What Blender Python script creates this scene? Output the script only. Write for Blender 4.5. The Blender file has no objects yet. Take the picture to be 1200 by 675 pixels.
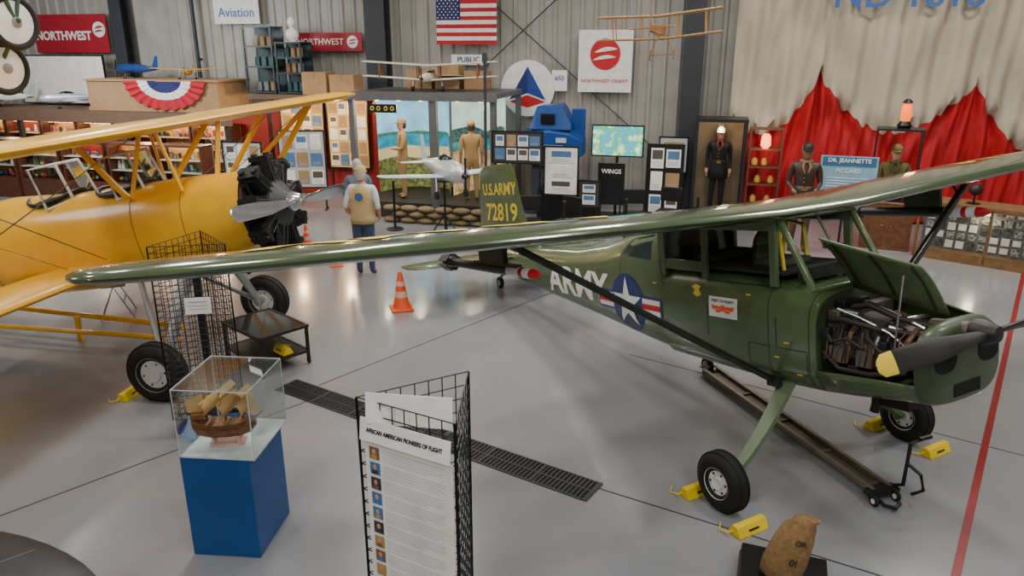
import bpy,bmesh,math,random
from mathutils import Vector,Matrix,Euler
from mathutils.bvhtree import BVHTree
random.seed(3)
pi=math.pi;sin=math.sin;cos=math.cos;rad=math.radians
COL=bpy.context.scene.collection
def lin(c):
    return tuple((x/12.92 if x<=.04045 else ((x+.055)/1.055)**2.4) for x in c)
MATS={}
def M(name,col=(.5,.5,.5),r=.5,m=0.,noise=.06,ns=6.,emit=0.,coat=0.,bump=0.,bs=40.):
    if name in MATS:return MATS[name]
    mt=bpy.data.materials.new(name);mt.use_nodes=True;nt=mt.node_tree;p=nt.nodes["Principled BSDF"]
    c=lin(col);N=nt.nodes;L=nt.links
    tc=N.new("ShaderNodeTexCoord");nz=N.new("ShaderNodeTexNoise");nz.inputs["Scale"].default_value=ns;nz.inputs["Detail"].default_value=3
    L.new(tc.outputs["Object"],nz.inputs["Vector"])
    cr=N.new("ShaderNodeValToRGB");e=cr.color_ramp.elements
    e[0].position=.3;e[1].position=.7
    e[0].color=tuple(x*max(0,1-noise*2) for x in c)+(1,);e[1].color=tuple(min(1,x*(1+noise)) for x in c)+(1,)
    L.new(nz.outputs["Fac"],cr.inputs["Fac"]);L.new(cr.outputs["Color"],p.inputs["Base Color"])
    p.inputs["Roughness"].default_value=r;p.inputs["Metallic"].default_value=m;p.inputs["Coat Weight"].default_value=coat
    p.inputs["Coat Roughness"].default_value=.1
    if emit>0:
        L.new(cr.outputs["Color"],p.inputs["Emission Color"]);p.inputs["Emission Strength"].default_value=emit
    if bump>0:
        n2=N.new("ShaderNodeTexNoise");n2.inputs["Scale"].default_value=bs;L.new(tc.outputs["Object"],n2.inputs["Vector"])
        b=N.new("ShaderNodeBump");b.inputs["Strength"].default_value=bump;b.inputs["Distance"].default_value=.02
        L.new(n2.outputs["Fac"],b.inputs["Height"]);L.new(b.outputs["Normal"],p.inputs["Normal"])
    MATS[name]=mt;return mt
def glassm(name,tint,gl):
    mt=bpy.data.materials.new(name);mt.use_nodes=True;nt=mt.node_tree;nt.nodes.clear()
    o=nt.nodes.new("ShaderNodeOutputMaterial");t=nt.nodes.new("ShaderNodeBsdfTransparent");g=nt.nodes.new("ShaderNodeBsdfGlossy")
    g.inputs["Roughness"].default_value=.05;t.inputs["Color"].default_value=tint+(1,)
    mx=nt.nodes.new("ShaderNodeMixShader");lw=nt.nodes.new("ShaderNodeLayerWeight");lw.inputs["Blend"].default_value=.12+gl*.2
    mu=nt.nodes.new("ShaderNodeMath");mu.operation='MULTIPLY';mu.inputs[1].default_value=.45+gl
    nt.links.new(lw.outputs["Fresnel"],mu.inputs[0]);nt.links.new(mu.outputs[0],mx.inputs[0]);nt.links.new(t.outputs[0],mx.inputs[1]);nt.links.new(g.outputs[0],mx.inputs[2]);nt.links.new(mx.outputs[0],o.inputs[0])
    return mt
GLASS=glassm("clear_glass",(.95,.97,.965),0.);WGLASS=glassm("window_glass",(.80,.86,.85),.7)
WHITE=M("white_paint",(.9,.9,.88),.5);BLACK=M("black_plastic",(.06,.06,.065),.4);RUBBER=M("tyre_rubber",(.07,.07,.07),.75)
DARK=M("dark_gap",(.02,.02,.02),.9);STEEL=M("brushed_steel",(.62,.63,.64),.3,1.);GREY=M("grey_paint",(.5,.51,.52),.5)
OLIVE=M("olive_gloss_paint",(.31,.375,.24),.26,coat=.4,noise=.08,ns=2.5);OLIVED=M("olive_dark_paint",(.17,.21,.14),.4)  # second olive is a darker tone for seams, stiffeners and pylons
OLIVEW=M("olive_wing_paint",(.235,.295,.18),.18,coat=.6,noise=.1,ns=1.5)
YEL=M("golden_yellow_paint",(.93,.70,.13),.3,coat=.35,noise=.03);YMARK=M("yellow_marking",(.88,.77,.24),.4)
SAFEY=M("safety_yellow",(.93,.8,.1),.5);BLUE=M("blue_paint",(.04,.33,.62),.45);NAVY=M("navy_marking",(.1,.18,.42),.4)
RED=M("red_paint",(.75,.09,.12),.5);WOOD=M("varnished_wood",(.5,.32,.18),.45,noise=.2,ns=12);TAN=M("tan_cardboard",(.66,.52,.37),.8)
ORANGE=M("orange_cone_plastic",(.95,.36,.14),.5);KHAKI=M("khaki_cloth",(.74,.62,.42),.9);DKH=M("olive_brown_cloth",(.33,.28,.17),.9)
SKIN=M("skin",(.78,.56,.45),.6);JEAN=M("blue_denim",(.23,.29,.39),.9);LEATH=M("dark_leather",(.23,.16,.11),.45)
PAPER=M("white_paper",(.93,.92,.9),.6);INK=M("dark_ink",(.13,.12,.12),.6);GINK=M("grey_ink",(.68,.68,.69),.7);BRONZE=M("aluminium_dull",(.5,.46,.4),.4,.7)
SILVER=M("silver_paint",(.78,.8,.82),.3,.4);BRASS=M("brass",(.75,.6,.3),.35,.9)
CREAM=M("cream_wall",(.8,.74,.62),.7)
class B:
    def __init__(s):s.v=[];s.f=[];s.m=[]
    def ring(s,pts):
        i=len(s.v);s.v+= [tuple(p) for p in pts];return list(range(i,i+len(pts)))
    def face(s,idx,m=0):s.f.append(tuple(idx));s.m.append(m)
    def quad(s,pts,m=0):s.face(s.ring(pts),m)
    def loft(s,rings,m=0,closed=True,caps=True):
        R=[s.ring(r) for r in rings];n=len(R[0])
        for a,b in zip(R,R[1:]):
            for k in range(n if closed else n-1):
                s.face((a[k],a[(k+1)%n],b[(k+1)%n],b[k]),m)
        if caps and closed:
            s.face(R[0][::-1],m);s.face(R[-1],m)
        return R
    def box(s,cx,cy,cz,sx,sy,sz,m=0,rot=None):
        P=[]
        for z in(-1,1):
            for x,y in((-1,-1),(1,-1),(1,1),(-1,1)):
                p=Vector((x*sx/2,y*sy/2,z*sz/2))
                if rot is not None:p=rot@p
                P.append((p.x+cx,p.y+cy,p.z+cz))
        i=s.ring(P)
        for q in((0,3,2,1),(4,5,6,7),(0,1,5,4),(1,2,6,5),(2,3,7,6),(3,0,4,7)):s.face([i[k] for k in q],m)
    def cyl(s,p0,p1,r0,r1=None,n=10,m=0,caps=True,sy=1.):
        if r1 is None:r1=r0
        p0=Vector(p0);p1=Vector(p1);d=(p1-p0).normalized()
        u=d.orthogonal().normalized() if abs(d.z)>.95 else d.cross(Vector((0,0,1))).normalized()
        w=d.cross(u)
        rr=[]
        for p,r in((p0,r0),(p1,r1)):
            rr.append([p+(u*cos(2*pi*k/n)*r*sy+w*sin(2*pi*k/n)*r) for k in range(n)])
        s.loft(rr,m,True,caps)
    def tube(s,pts,r,n=8,m=0):
        pts=[Vector(p) for p in pts];rr=[]
        for i,p in enumerate(pts):
            d=(pts[min(i+1,len(pts)-1)]-pts[max(i-1,0)]).normalized()
            u=d.cross(Vector((.13,.27,.95))).normalized();w=d.cross(u);q=r[i] if isinstance(r,(list,tuple)) else r
            rr.append([p+(u*cos(2*pi*k/n)+w*sin(2*pi*k/n))*q for k in range(n)])
        s.loft(rr,m)
    def lathe(s,prof,o=(0,0,0),axis='z',n=24,m=0,caps=True):
        rr=[]
        for r,h in prof:
            q=[]
            for k in range(n):
                a=2*pi*k/n;c,d=r*cos(a),r*sin(a)
                p={'z':(c,d,h),'x':(h,c,d),'y':(d,h,c)}[axis]
                q.append((p[0]+o[0],p[1]+o[1],p[2]+o[2]))
            rr.append(q)
        s.loft(rr,m,True,caps)
    def torus(s,R,r,o=(0,0,0),axis='y',n=28,k=12,m=0,flat=1.):
        rr=[]
        for i in range(n+1):
            a=2*pi*i/n;q=[]
            for j in range(k):
                b=2*pi*j/k;ra=R+r*cos(b);h=r*sin(b)*flat
                c,d=ra*cos(a),ra*sin(a)
                p={'z':(c,d,h),'x':(h,c,d),'y':(c,h,d)}[axis]
                q.append((p[0]+o[0],p[1]+o[1],p[2]+o[2]))
            rr.append(q)
        s.loft(rr,m,True,False)
    def ell(s,c,r,n=12,k=8,m=0):
        rr=[]
        for j in range(k+1):
            t=pi*(j+.02 if j==0 else (j-.02 if j==k else j))/k
            rr.append([(c[0]+r[0]*sin(t)*cos(2*pi*i/n),c[1]+r[1]*sin(t)*sin(2*pi*i/n),c[2]+r[2]*cos(t)) for i in range(n)])
        s.loft(rr[::-1],m)
    def prism(s,pts,d,m=0):
        d=Vector(d);a=s.ring(pts);b=s.ring([Vector(p)+d for p in pts]);n=len(a)
        s.face(a[::-1],m);s.face(b,m)
        for k in range(n):s.face((a[k],a[(k+1)%n],b[(k+1)%n],b[k]),m)
def finish(o,parent,loc,rot,label,cat,group,kind):
    COL.objects.link(o)
    if parent is not None:o.parent=parent
    o.location=loc;o.rotation_euler=rot
    if label:o["label"]=label
    if cat:o["category"]=cat
    if group:o["group"]=group
    if kind:o["kind"]=kind
    return o
def make(name,b,mats,parent=None,loc=(0,0,0),rot=(0,0,0),label=None,cat=None,group=None,kind=None,bevel=0,ang=38,solid=0,sub=0):
    me=bpy.data.meshes.new(name);me.from_pydata(b.v,[],b.f)
    if not isinstance(mats,(list,tuple)):mats=[mats]
    for m in mats:me.materials.append(m)
    for p,mi in zip(me.polygons,b.m):p.material_index=min(mi,len(mats)-1)
    bm=bmesh.new();bm.from_mesh(me);bmesh.ops.remove_doubles(bm,verts=bm.verts,dist=1e-5)
    bmesh.ops.recalc_face_normals(bm,faces=bm.faces)
    for f in bm.faces:f.smooth=True
    for e in bm.edges:
        if len(e.link_faces)==2:
            e.smooth=e.calc_face_angle(0)<rad(ang)
    bm.to_mesh(me);bm.free()
    o=bpy.data.objects.new(name,me);finish(o,parent,loc,rot,label,cat,group,kind)
    if solid:
        s=o.modifiers.new("solid",'SOLIDIFY');s.thickness=solid;s.offset=0
    if bevel:
        s=o.modifiers.new("bev",'BEVEL');s.width=bevel;s.segments=2;s.limit_method='ANGLE'
    return o
def root(name,label,cat,loc=(0,0,0),rot=(0,0,0),group=None):
    o=bpy.data.objects.new(name,None);o.empty_display_size=.1
    return finish(o,None,loc,rot,label,cat,group,None)
def textmesh(s,size,bold=.012,ext=.0015,align='CENTER',sx=1.):
    c=bpy.data.curves.new("t",'FONT');c.body=s;c.size=size;c.align_x=align;c.align_y='CENTER';c.extrude=ext;c.offset=bold*size;c.resolution_u=3
    o=bpy.data.objects.new("t",c);COL.objects.link(o);dg=bpy.context.evaluated_depsgraph_get();dg.update()
    me=bpy.data.meshes.new_from_object(o.evaluated_get(dg));bpy.data.objects.remove(o)
    for v in me.vertices:v.co.x*=sx
    return me
def txt(parent,s,loc,size,mat,rot=(pi/2,0,0),name="lettering",bold=.012,sx=1.,ext=.0015,align='CENTER'):
    me=textmesh(s,size,bold,ext,align,sx);me.materials.clear();me.materials.append(mat)
    o=bpy.data.objects.new(name,me);return finish(o,parent,loc,rot,None,None,None,None)
RW=math.atan2(-.2504,.9682);RWE=(0,0,RW)
def WL(s,off,z=0):return(-3.09+.9682*s-.2504*off,18.5-.2504*s-.9682*off,z)
# ---------------- camera
cam=bpy.data.cameras.new("camera");co=bpy.data.objects.new("camera",cam);COL.objects.link(co)
cam.sensor_width=36;cam.lens=26.1;co.location=(0,0,3.5);co.rotation_euler=(rad(72),0,0);cam.clip_end=200
bpy.context.scene.camera=co
# ---------------- room
def ramp_mat(name,a,b_,scale,r0,r1,rs=1.2,coat=0,p0=.3,p1=.75):
    mt=bpy.data.materials.new(name);mt.use_nodes=True;nt=mt.node_tree;p=nt.nodes["Principled BSDF"];N=nt.nodes;L=nt.links
    tc=N.new("ShaderNodeTexCoord");n=N.new("ShaderNodeTexNoise");n.inputs["Scale"].default_value=scale;n.inputs["Detail"].default_value=6
    cr=N.new("ShaderNodeValToRGB");cr.color_ramp.elements[0].position=p0;cr.color_ramp.elements[1].position=p1
    cr.color_ramp.elements[0].color=a+(1,);cr.color_ramp.elements[1].color=b_+(1,)
    L.new(tc.outputs["Object"],n.inputs["Vector"]);L.new(n.outputs["Fac"],cr.inputs["Fac"]);L.new(cr.outputs["Color"],p.inputs["Base Color"])
    n2=N.new("ShaderNodeTexNoise");n2.inputs["Scale"].default_value=rs;n2.inputs["Detail"].default_value=5
    mr=N.new("ShaderNodeMapRange");mr.inputs["To Min"].default_value=r0;mr.inputs["To Max"].default_value=r1
    L.new(tc.outputs["Object"],n2.inputs["Vector"]);L.new(n2.outputs["Fac"],mr.inputs["Value"]);L.new(mr.outputs["Result"],p.inputs["Roughness"])
    p.inputs["Coat Weight"].default_value=coat;p.inputs["Coat Roughness"].default_value=.1
    return mt
WALLM=ramp_mat("corrugated_wall",(.30,.29,.26),(.39,.375,.34),1.5,.4,.5)
FLOORM=ramp_mat("polished_grey_floor",(.215,.22,.23),(.30,.305,.32),.45,.12,.3,1.0,.4)
def slab(name,s0,s1,o0,o1,z0,z1,m):
    b=B();b.box((s0+s1)/2,-(o0+o1)/2,(z0+z1)/2,s1-s0,o1-o0,z1-z0)
    return make(name,b,m,loc=WL(0,0),rot=RWE,kind="structure")
slab("floor",-14,17,-.3,23,-.1,0,FLOORM)
b=B();b.box(1.5,.2,4,31,.2,8)
k=-13.9
while k<17:
    b.prism([(k,.1,0),(k+.04,.06,0),(k+.1,.06,0),(k+.14,.1,0)],(0,0,8));k+=.305
make("wall_back",b,WALLM,loc=WL(0,0),rot=RWE,kind="structure")
slab("wall_left",-14.2,-14,0,23,0,8,WALLM);slab("wall_right",17,17.2,0,23,0,8,WALLM);slab("wall_rear",-14,17,23,23.2,0,8,WALLM)
slab("ceiling",-14,17,-.3,23,8,8.2,M("ceiling_panel",(.8,.8,.8),.8))
def strip(name,p,q,w,m,z=.002):
    p=Vector((p[0],p[1],0));q=Vector((q[0],q[1],0));d=(q-p).normalized();n=Vector((-d.y,d.x,0))*w/2
    b=B();b.prism([p-n,q-n,q+n,p+n],(0,0,z));make(name,b,m,kind="structure")
SEAM=M("dark_floor_seam",(.2,.2,.2),.8)
strip("trim_1",(-6.0,2.9),(-2.0,7.1),.014,SEAM);strip("trim_2",(-2.1,7.35),(4.0,14.6),.014,SEAM)
strip("trim_3",(.70,5.38),(5.2,2.75),.014,SEAM);strip("trim_4",(1.4,8.2),(7.5,3.8),.012,SEAM)
strip("trim_5",(2.3,3.2),(9.0,12.5),.06,M("red_floor_line",(.55,.12,.13),.4),.003)
CST=M("dark_steel_column",(.18,.19,.21),.5)
def column(s,w):
    b=B();h=7.9;d=.3
    b.box(0,-.1,h/2,w,.03,h);b.box(0,-.1-d,h/2,w,.03,h);b.box(0,-.1-d/2,h/2,.03,d,h);b.box(0,-.1-d/2,.02,w+.1,d+.05,.04)
    make("steel_column",b,CST,loc=WL(s,0),rot=RWE,label="dark painted steel I-beam column against the metal wall",cat="column",group="hangar wall columns")
for s,w in((-7.0,.34),(.03,.5),(7.22,.42),(14.6,.42),(-13.4,.4)):column(s,w)
b=B()
for a,c in(((.4,6.4),(6.9,1.0)),((.4,1.2),(6.9,6.8))):b.cyl((a[0],-.085,a[1]),(c[0],-.085,c[1]),.014,n=6)
make("wall_brace",b,CST,loc=WL(0,0),rot=RWE,label="crossed thin steel tension rods on the wall",cat="brace")
b=B();b.cyl((-4.95,-.15,2.6),(-4.95,-.15,7.8),.05,n=10);b.box(-4.95,-.08,5.2,.1,.08,.06);b.box(-4.95,-.08,3.2,.1,.08,.06)
make("wall_conduit",b,CST,loc=WL(0,0),rot=RWE,label="dark vertical pipe clamped to the metal wall",cat="pipe")
# ---------------- aircraft helpers
def airfoil(n=12,t=.12,m=.02):
    P=[]
    f=lambda c:5*t*(.2969*math.sqrt(c)-.126*c-.3516*c*c+.2843*c**3-.1036*c**4)
    for i in range(n+1):
        c=.5*(1+cos(pi*i/n));P.append((c,4*m*c*(1-c)+f(c)))
    for i in range(n-1,0,-1):
        c=.5*(1+cos(pi*i/n));P.append((c,4*m*c*(1-c)-f(c)))
    return P
def wing(b,st,t=.12,m=.02,mi=0,n=12,vert=False,inc=0.):
    af=airfoil(n,t,m);rr=[]
    for y,xl,zl,ch in st:
        if vert:rr.append([(xl-c*ch,v*ch,y) for c,v in af])
        else:rr.append([(xl-c*ch,y,zl+v*ch-inc*c*ch) for c,v in af])
    b.loft(rr,mi)
def sring(x,zb,zt,hw,e,n=28,a0=0,a1=2*pi,full=True):
    zc=(zb+zt)/2;hh=(zt-zb)/2;P=[]
    for k in range(n if full else n+1):
        a=a0+(a1-a0)*k/n;c,s=cos(a),sin(a)
        P.append((x,hw*math.copysign(abs(c)**(2/e),c),zc+hh*math.copysign(abs(s)**(2/e),s)))
    return P
def project(parent,me,mat,origin,side,bvh,name="lettering",off=.004):
    bm=bmesh.new();bm.from_mesh(me);bmesh.ops.triangulate(bm,faces=bm.faces)
    bmesh.ops.subdivide_edges(bm,edges=bm.edges,cuts=2,use_grid_fill=True)
    for v in bm.verts:
        x=origin[0]+v.co.x*(1 if side<0 else -1);z=origin[1]+v.co.y
        hit=bvh.ray_cast(Vector((x,side*3,z)),Vector((0,-side,0)))[0]
        y=hit.y if hit else side*.1
        v.co=Vector((x,y+side*off,z))
    m2=bpy.data.meshes.new(name);bm.to_mesh(m2);bm.free();m2.materials.clear()
    for q in (mat if isinstance(mat,list) else [mat]):m2.materials.append(q)
    o=bpy.data.objects.new(name,m2);return finish(o,parent,(0,0,0),(0,0,0),None,None,None,None)
def flat(polys):
    b=B()
    for pts,z,mi in polys:b.quad([(p[0],p[1],z) for p in pts],mi)
    me=bpy.data.meshes.new("f");me.from_pydata(b.v,[],b.f)
    for p,mi in zip(me.polygons,b.m):p.material_index=mi
    return me
def star(r,cx=0,cy=0,rot=pi/2):
    return[(cx+(r if k%2==0 else r*.382)*cos(rot+pi*k/5),cy+(r if k%2==0 else r*.382)*sin(rot+pi*k/5)) for k in range(10)]
def circ(r,cx=0,cy=0,n=32):return[(cx+r*cos(2*pi*k/n),cy+r*sin(2*pi*k/n)) for k in range(n)]
def rect(x0,y0,x1,y1):return[(x0,y0),(x1,y0),(x1,y1),(x0,y1)]
def wheel(parent,x,y,z,R,w,hubm=None,name="wheel",hf=.8):
    b=B();b.torus(R-w*.5,w*.5,(x,y,z),'y',32,14,0,1.0)
    for k in range(3):b.torus(R-.004,.006,(x,y+(k-1)*w*.22,z),'y',32,5,0)
    t=make(name,b,RUBBER,parent)
    b=B();r=R-w*hf
    b.lathe([(.02,-.36*w),(r*.4,-.42*w),(r*.45,-.3*w),(r*.9,-.32*w),(r*1.02,-.46*w),(r*1.05,-.4*w),(r*1.05,.4*w),(r*1.02,.46*w),(r*.9,.32*w),(r*.45,.3*w),(r*.4,.42*w),(.02,.36*w)],(x,y,z),'y',24)
    for k in range(6):
        a=k*pi/3;b.cyl((x+r*.65*cos(a),y-.34*w,z+r*.65*sin(a)),(x+r*.65*cos(a),y+.34*w,z+r*.65*sin(a)),.01,n=6,m=1)
    make("hub",b,[hubm or M("wheel_hub_white",(.85,.85,.82),.4),DARK],t)
    return t
# ---------------- green army observation plane
AL=rad(10.5)
A=root("observation_airplane","olive green high-wing army airplane with open engine cowling","airplane",(2.68,5.63,0),(0,-AL,rad(-61)))
ST=[(.36,.84,1.66,.46,4),(0,.83,1.74,.49,4),(-.6,.84,1.78,.49,4),(-1.38,.87,1.78,.49,4),(-1.42,.875,2.2,.49,3.6),(-1.9,.92,2.12,.47,3.2),(-2.5,.99,1.95,.41,2.9),(-3.2,1.07,1.83,.345,2.7),(-4.2,1.18,1.77,.26,2.5),(-5.2,1.30,1.72,.17,2.3),(-5.9,1.40,1.68,.08,2)]
b=B();b.loft([sring(*s) for s in ST])
fus=make("fuselage",b,OLIVE,A);
bm=bmesh.new();bm.from_mesh(fus.data);BV=BVHTree.FromBMesh(bm);bm.free()
for x in(.3,-.08,-2.1,-2.9,-3.7,-4.6):
    for i in range(len(ST)-1):
        if ST[i+1][0]<=x<=ST[i][0]:
            t=(x-ST[i][0])/(ST[i+1][0]-ST[i][0]);q=[ST[i][j]*(1-t)+ST[i+1][j]*t for j in range(5)]
    b=B();b.loft([sring(x+d,q[1]-.002,q[2]+.002,q[3]+.002,q[4]) for d in(-.004,.004)],0,True,False);make("panel_seam",b,OLIVED,fus)
def sideband(x0,z0,x1,z1,w,parent,mat,name):
    P=[rect(x0-w,z0-w,x1+w,z0+w),rect(x0-w,z1-w,x1+w,z1+w),rect(x0-w,z0,x0+w,z1),rect(x1-w,z0,x1+w,z1)]
    return project(parent,flat([(p,0,0) for p in P]),mat,(0,0),-1,BV,name,.003)
sideband(-.78,.98,.0,1.68,.005,fus,OLIVED,"door_outline")
sideband(-.3,1.0,.28,1.2,.004,fus,OLIVED,"access_panel")
WDK=M("window_dark_glass",(.16,.2,.2),.08)
for sd in(-1,1):
    project(fus,flat([([(-2.12,1.84),(-1.56,1.82),(-1.56,2.07),(-1.95,2.0)],0,0)]),WDK,(0,0),sd,BV,"rear_window",.004)
CS=[(.35,.84,1.66,.46,3.6),(.6,.86,1.63,.46,3.4),(.85,.89,1.58,.455,3.2),(1.14,.92,1.51,.44,3.0)]
b=B();b.loft([sring(s[0],s[1],s[2],s[3],s[4],28,pi*.34,-pi*.925,False) for s in CS],0,False,False)
make("engine_cowling",b,[OLIVE],A,solid=.014)
b=B();b.loft([sring(1.14,.915,1.51,.44,3.4),sring(1.18,.92,1.51,.44,3.4),sring(1.225,.94,1.49,.42,3.2),sring(1.243,.97,1.46,.39,2.9),sring(1.247,1.15,1.40,.2,2.2)],0)
nb=make("nose_bowl",b,M("olive_nose",(.23,.285,.18),.4,coat=.15),A)
for s in(-1,1):
    b=B();R_=[sring(1.19,1.18,1.38,.12,2.6,16),sring(1.25,1.175,1.385,.125,2.6,16)]
    b.loft([[(p[0],p[1]+s*.25,p[2]) for p in q] for q in R_]);make("air_intake",b,DARK,nb)
b=B();b.box(1.22,0,1.03,.06,.3,.09);make("air_intake",b,DARK,nb)
b=B();b.box(.8,-.1,.86,.3,.22,.08);b.cyl((.7,-.2,.88),(.68,-.22,.76),.035,n=12);make("exhaust_stack",b,M("burnt_exhaust",(.2,.17,.15),.5,.7),nb)
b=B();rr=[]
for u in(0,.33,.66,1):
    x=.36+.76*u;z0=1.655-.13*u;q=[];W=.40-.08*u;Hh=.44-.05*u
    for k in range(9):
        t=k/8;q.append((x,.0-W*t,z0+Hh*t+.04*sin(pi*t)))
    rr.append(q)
b.loft(rr,0,False,False);cd=make("cowling_door",b,[M("cowl_bounce_lit_olive",(.36,.42,.28),.4)],A,solid=.012)  # lighter olive paints floor bounce light into the raised door
for u in(.1,.5,.9):
    b=B();x=.36+.76*u;z0=1.655-.13*u;W=.40-.08*u;Hh=.44-.05*u
    b.tube([(x,-.03,z0+.02),(x,-.5*W,z0+.5*Hh+.03),(x,-.97*W,z0+.97*Hh-.01)],.010,6);make("stiffener",b,OLIVED,cd)
b=B();b.cyl((.98,-.42,1.28),(.98,-.30,1.84),.008,n=6);make("prop_rod",b,STEEL,A)
# engine
EN=M("engine_grey",(.34,.31,.28),.5,.3);ENB=M("engine_brown",(.44,.33,.24),.5,.3);b=B()
b.box(.75,0,1.26,.72,.42,.26);b.cyl((1.0,0,1.40),(1.28,0,1.43),.09,.07,16);b.box(.42,0,1.40,.10,.66,.26);b.box(.62,-.05,1.42,.3,.2,.1)
eng=make("engine",b,EN,A,bevel=.01)
CYA=M("cylinder_alloy",(.46,.42,.38),.45,.4)
for i in range(3):
    for s in(-1,1):
        b=B();x=.52+.225*i
        b.cyl((x,s*.12,1.24),(x,s*.38,1.22),.065,n=14)
        for k in range(9):b.cyl((x,s*(.19+.02*k),1.235),(x,s*(.197+.02*k),1.235),.085,n=14)
        b.box(x,s*.40,1.22,.13,.05,.12);make("cylinder",b,CYA,eng)
        b=B();b.tube([(x+.06,s*.38,1.30),(x+.07,s*.35,1.38),(x+.05,s*.22,1.44),(x,s*.08,1.43)],.02,8);make("intake_pipe",b,STEEL if i%2 else ENB,eng)
b=B();b.tube([(.40,-.34,1.46),(.55,-.37,1.48),(.8,-.34,1.44),(1.08,-.2,1.40)],.022,10);b.tube([(.40,-.16,1.52),(.6,-.14,1.56),(.85,-.18,1.50),(1.08,-.08,1.44)],.024,10)
b.tube([(.40,-.42,1.22),(.55,-.44,1.12),(.8,-.44,1.12),(1.08,-.42,1.18)],.018,8);b.tube([(.42,-.42,1.40),(.5,-.45,1.32),(.62,-.44,1.36),(.75,-.43,1.3)],.014,8);b.tube([(.7,-.3,1.46),(.78,-.42,1.38),(.9,-.44,1.3),(1.05,-.4,1.32)],.014,8);make("oil_hose",b,M("hose_brown_black",(.15,.12,.1),.6),eng)
b=B();b.tube([(.44,-.3,1.54),(.66,-.31,1.49),(.9,-.34,1.42),(1.07,-.36,1.32)],.012,8);b.tube([(.5,-.05,1.56),(.75,-.12,1.53),(1.05,-.16,1.44)],.018,8);b.cyl((.48,-.25,1.50),(.60,-.25,1.49),.045,n=14);b.cyl((.84,-.24,1.43),(.94,-.24,1.41),.04,n=14);make("silver_tube",b,STEEL,eng)
for i in range(14):
    b=B();x=.40+.048*i;b.tube([(x,-.28-.015*(i%3),1.42),(x+.03,-.39,1.40-.03*(i%3)),(x+.05,-.44,1.28-.02*(i%2)),(x+.02,-.43,1.17)],.0055,5,i%4);make("ignition_wire",b,[M("wire_brown",(.45,.3,.2),.5),BLACK,M("wire_grey",(.3,.3,.3),.5),BLACK],eng)
b=B();b.box(.44,-.42,1.38,.06,.05,.08);b.box(.66,-.42,1.13,.08,.04,.06);b.box(.9,-.41,1.35,.07,.05,.05);b.box(.42,-.1,1.55,.08,.3,.08);make("magneto",b,BLACK,eng,bevel=.006)
b=B();b.loft([sring(.33,.86,1.65,.45,3.6),sring(.36,.86,1.65,.45,3.6)]);make("firewall",b,M("firewall_metal",(.35,.36,.33),.5,.5),A)
def propeller(parent,x,z,R,ang,mat,tipm,cw=.16,hub=.09):
    b=B();b.lathe([(.01,x+.10),(hub*.6,x+.095),(hub*.75,x+.06),(hub,x),(hub,x-.06),(.02,x-.07)],(0,0,z),'x',20)
    h=make("propeller",b,mat,parent)
    for s in(-1,1):
        b=B();rings=[];ts=[0,.08,.15,.3,.5,.7,.85,.95,.99,1]
        for t in ts:
            r=.03+t*(R-.03)
            wd=cw*(.4+1.2*t) if t<.5 else cw*(1.0-(.35*(t-.5)))
            if t>.94:wd*=max(.15,math.sqrt(max(0,1-((t-.94)/.06)**2)))
            th=.04*(1-t)+.008;tw=rad(62-45*t)
            ca,sa=cos(ang),sin(ang);q=[]
            for k in range(12):
                a=2*pi*k/12;u=wd/2*cos(a);v=th/2*sin(a)
                ax=u*sin(tw)+v*cos(tw);pe=(u*cos(tw)-v*sin(tw))*s
                q.append((x+.03+ax,s*r*ca-pe*sa,z+s*r*sa+pe*ca))
            rings.append(q)
        b.loft(rings,0)
        for fi,f in enumerate(b.f):
            if len(f)==4 and fi//12>=6:b.m[fi]=1
        make("blade",b,[mat,tipm],h)
    return h
propeller(A,1.36,1.436,1.17,0,M("black_propeller",(.07,.07,.07),.45),YMARK,.17)
# wing
b=B();stn=[]
for y,ch in((-5.32,.35),(-5.28,.75),(-5.18,1.0),(-5.0,1.16),(-4.5,1.27),(-3.6,1.44),(-2.7,1.58),(-1,1.6),(-.45,1.6)):
    stn.append((y,.13-(1.6-ch)*.35,2.26+abs(y)*.034,ch))
stn=stn+[( -a*1.03,b_,c+abs(a)*.014,d) for a,b_,c,d in stn[::-1]]
wing(b,stn,.095,.018,0,14,inc=.045);wg=make("wing",b,[OLIVEW],A,ang=50)
bm=bmesh.new();bm.from_mesh(wg.data);WB=BVHTree.FromBMesh(bm);bm.free()
def wingproj(me,mat,ox,oy,name,rot,off=.004):
    bm=bmesh.new();bm.from_mesh(me);bmesh.ops.triangulate(bm,faces=bm.faces);bmesh.ops.subdivide_edges(bm,edges=bm.edges,cuts=5,use_grid_fill=True)
    bad=[]
    for v in bm.verts:
        x=ox+v.co.x*cos(rot)-v.co.y*sin(rot);y=oy+v.co.x*sin(rot)+v.co.y*cos(rot)
        h=WB.ray_cast(Vector((x,y,5)),Vector((0,0,-1)))[0]
        if h is None:bad.append(v);continue
        v.co=Vector((x,y,h.z+off))
    bmesh.ops.delete(bm,geom=bad,context='VERTS')
    m2=bpy.data.meshes.new(name);bm.to_mesh(m2);bm.free();m2.materials.clear();m2.materials.append(mat)
    finish(bpy.data.objects.new(name,m2),wg,(0,0,0),(0,0,0),None,None,None,None)
wingproj(textmesh("ARMY",.85,.02,0,sx=1.25),YMARK,-.58,-3.0,"lettering",-pi/2,.006)
wingproj(textmesh("U.S.",.85,.0,0,sx=1.0),YMARK,-.72,3.2,"lettering",-pi/2)
for s in(-1,1):
    for y0,y1,dx in((.5,2.6,1.2),(2.7,4.9,.98)):
        wingproj(flat([(rect(-dx-.004,y0 if s>0 else -y1,-dx+.004,y1 if s>0 else -y0),0,0)]),OLIVED,.13,0,"hinge_line",0,.003)
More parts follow.
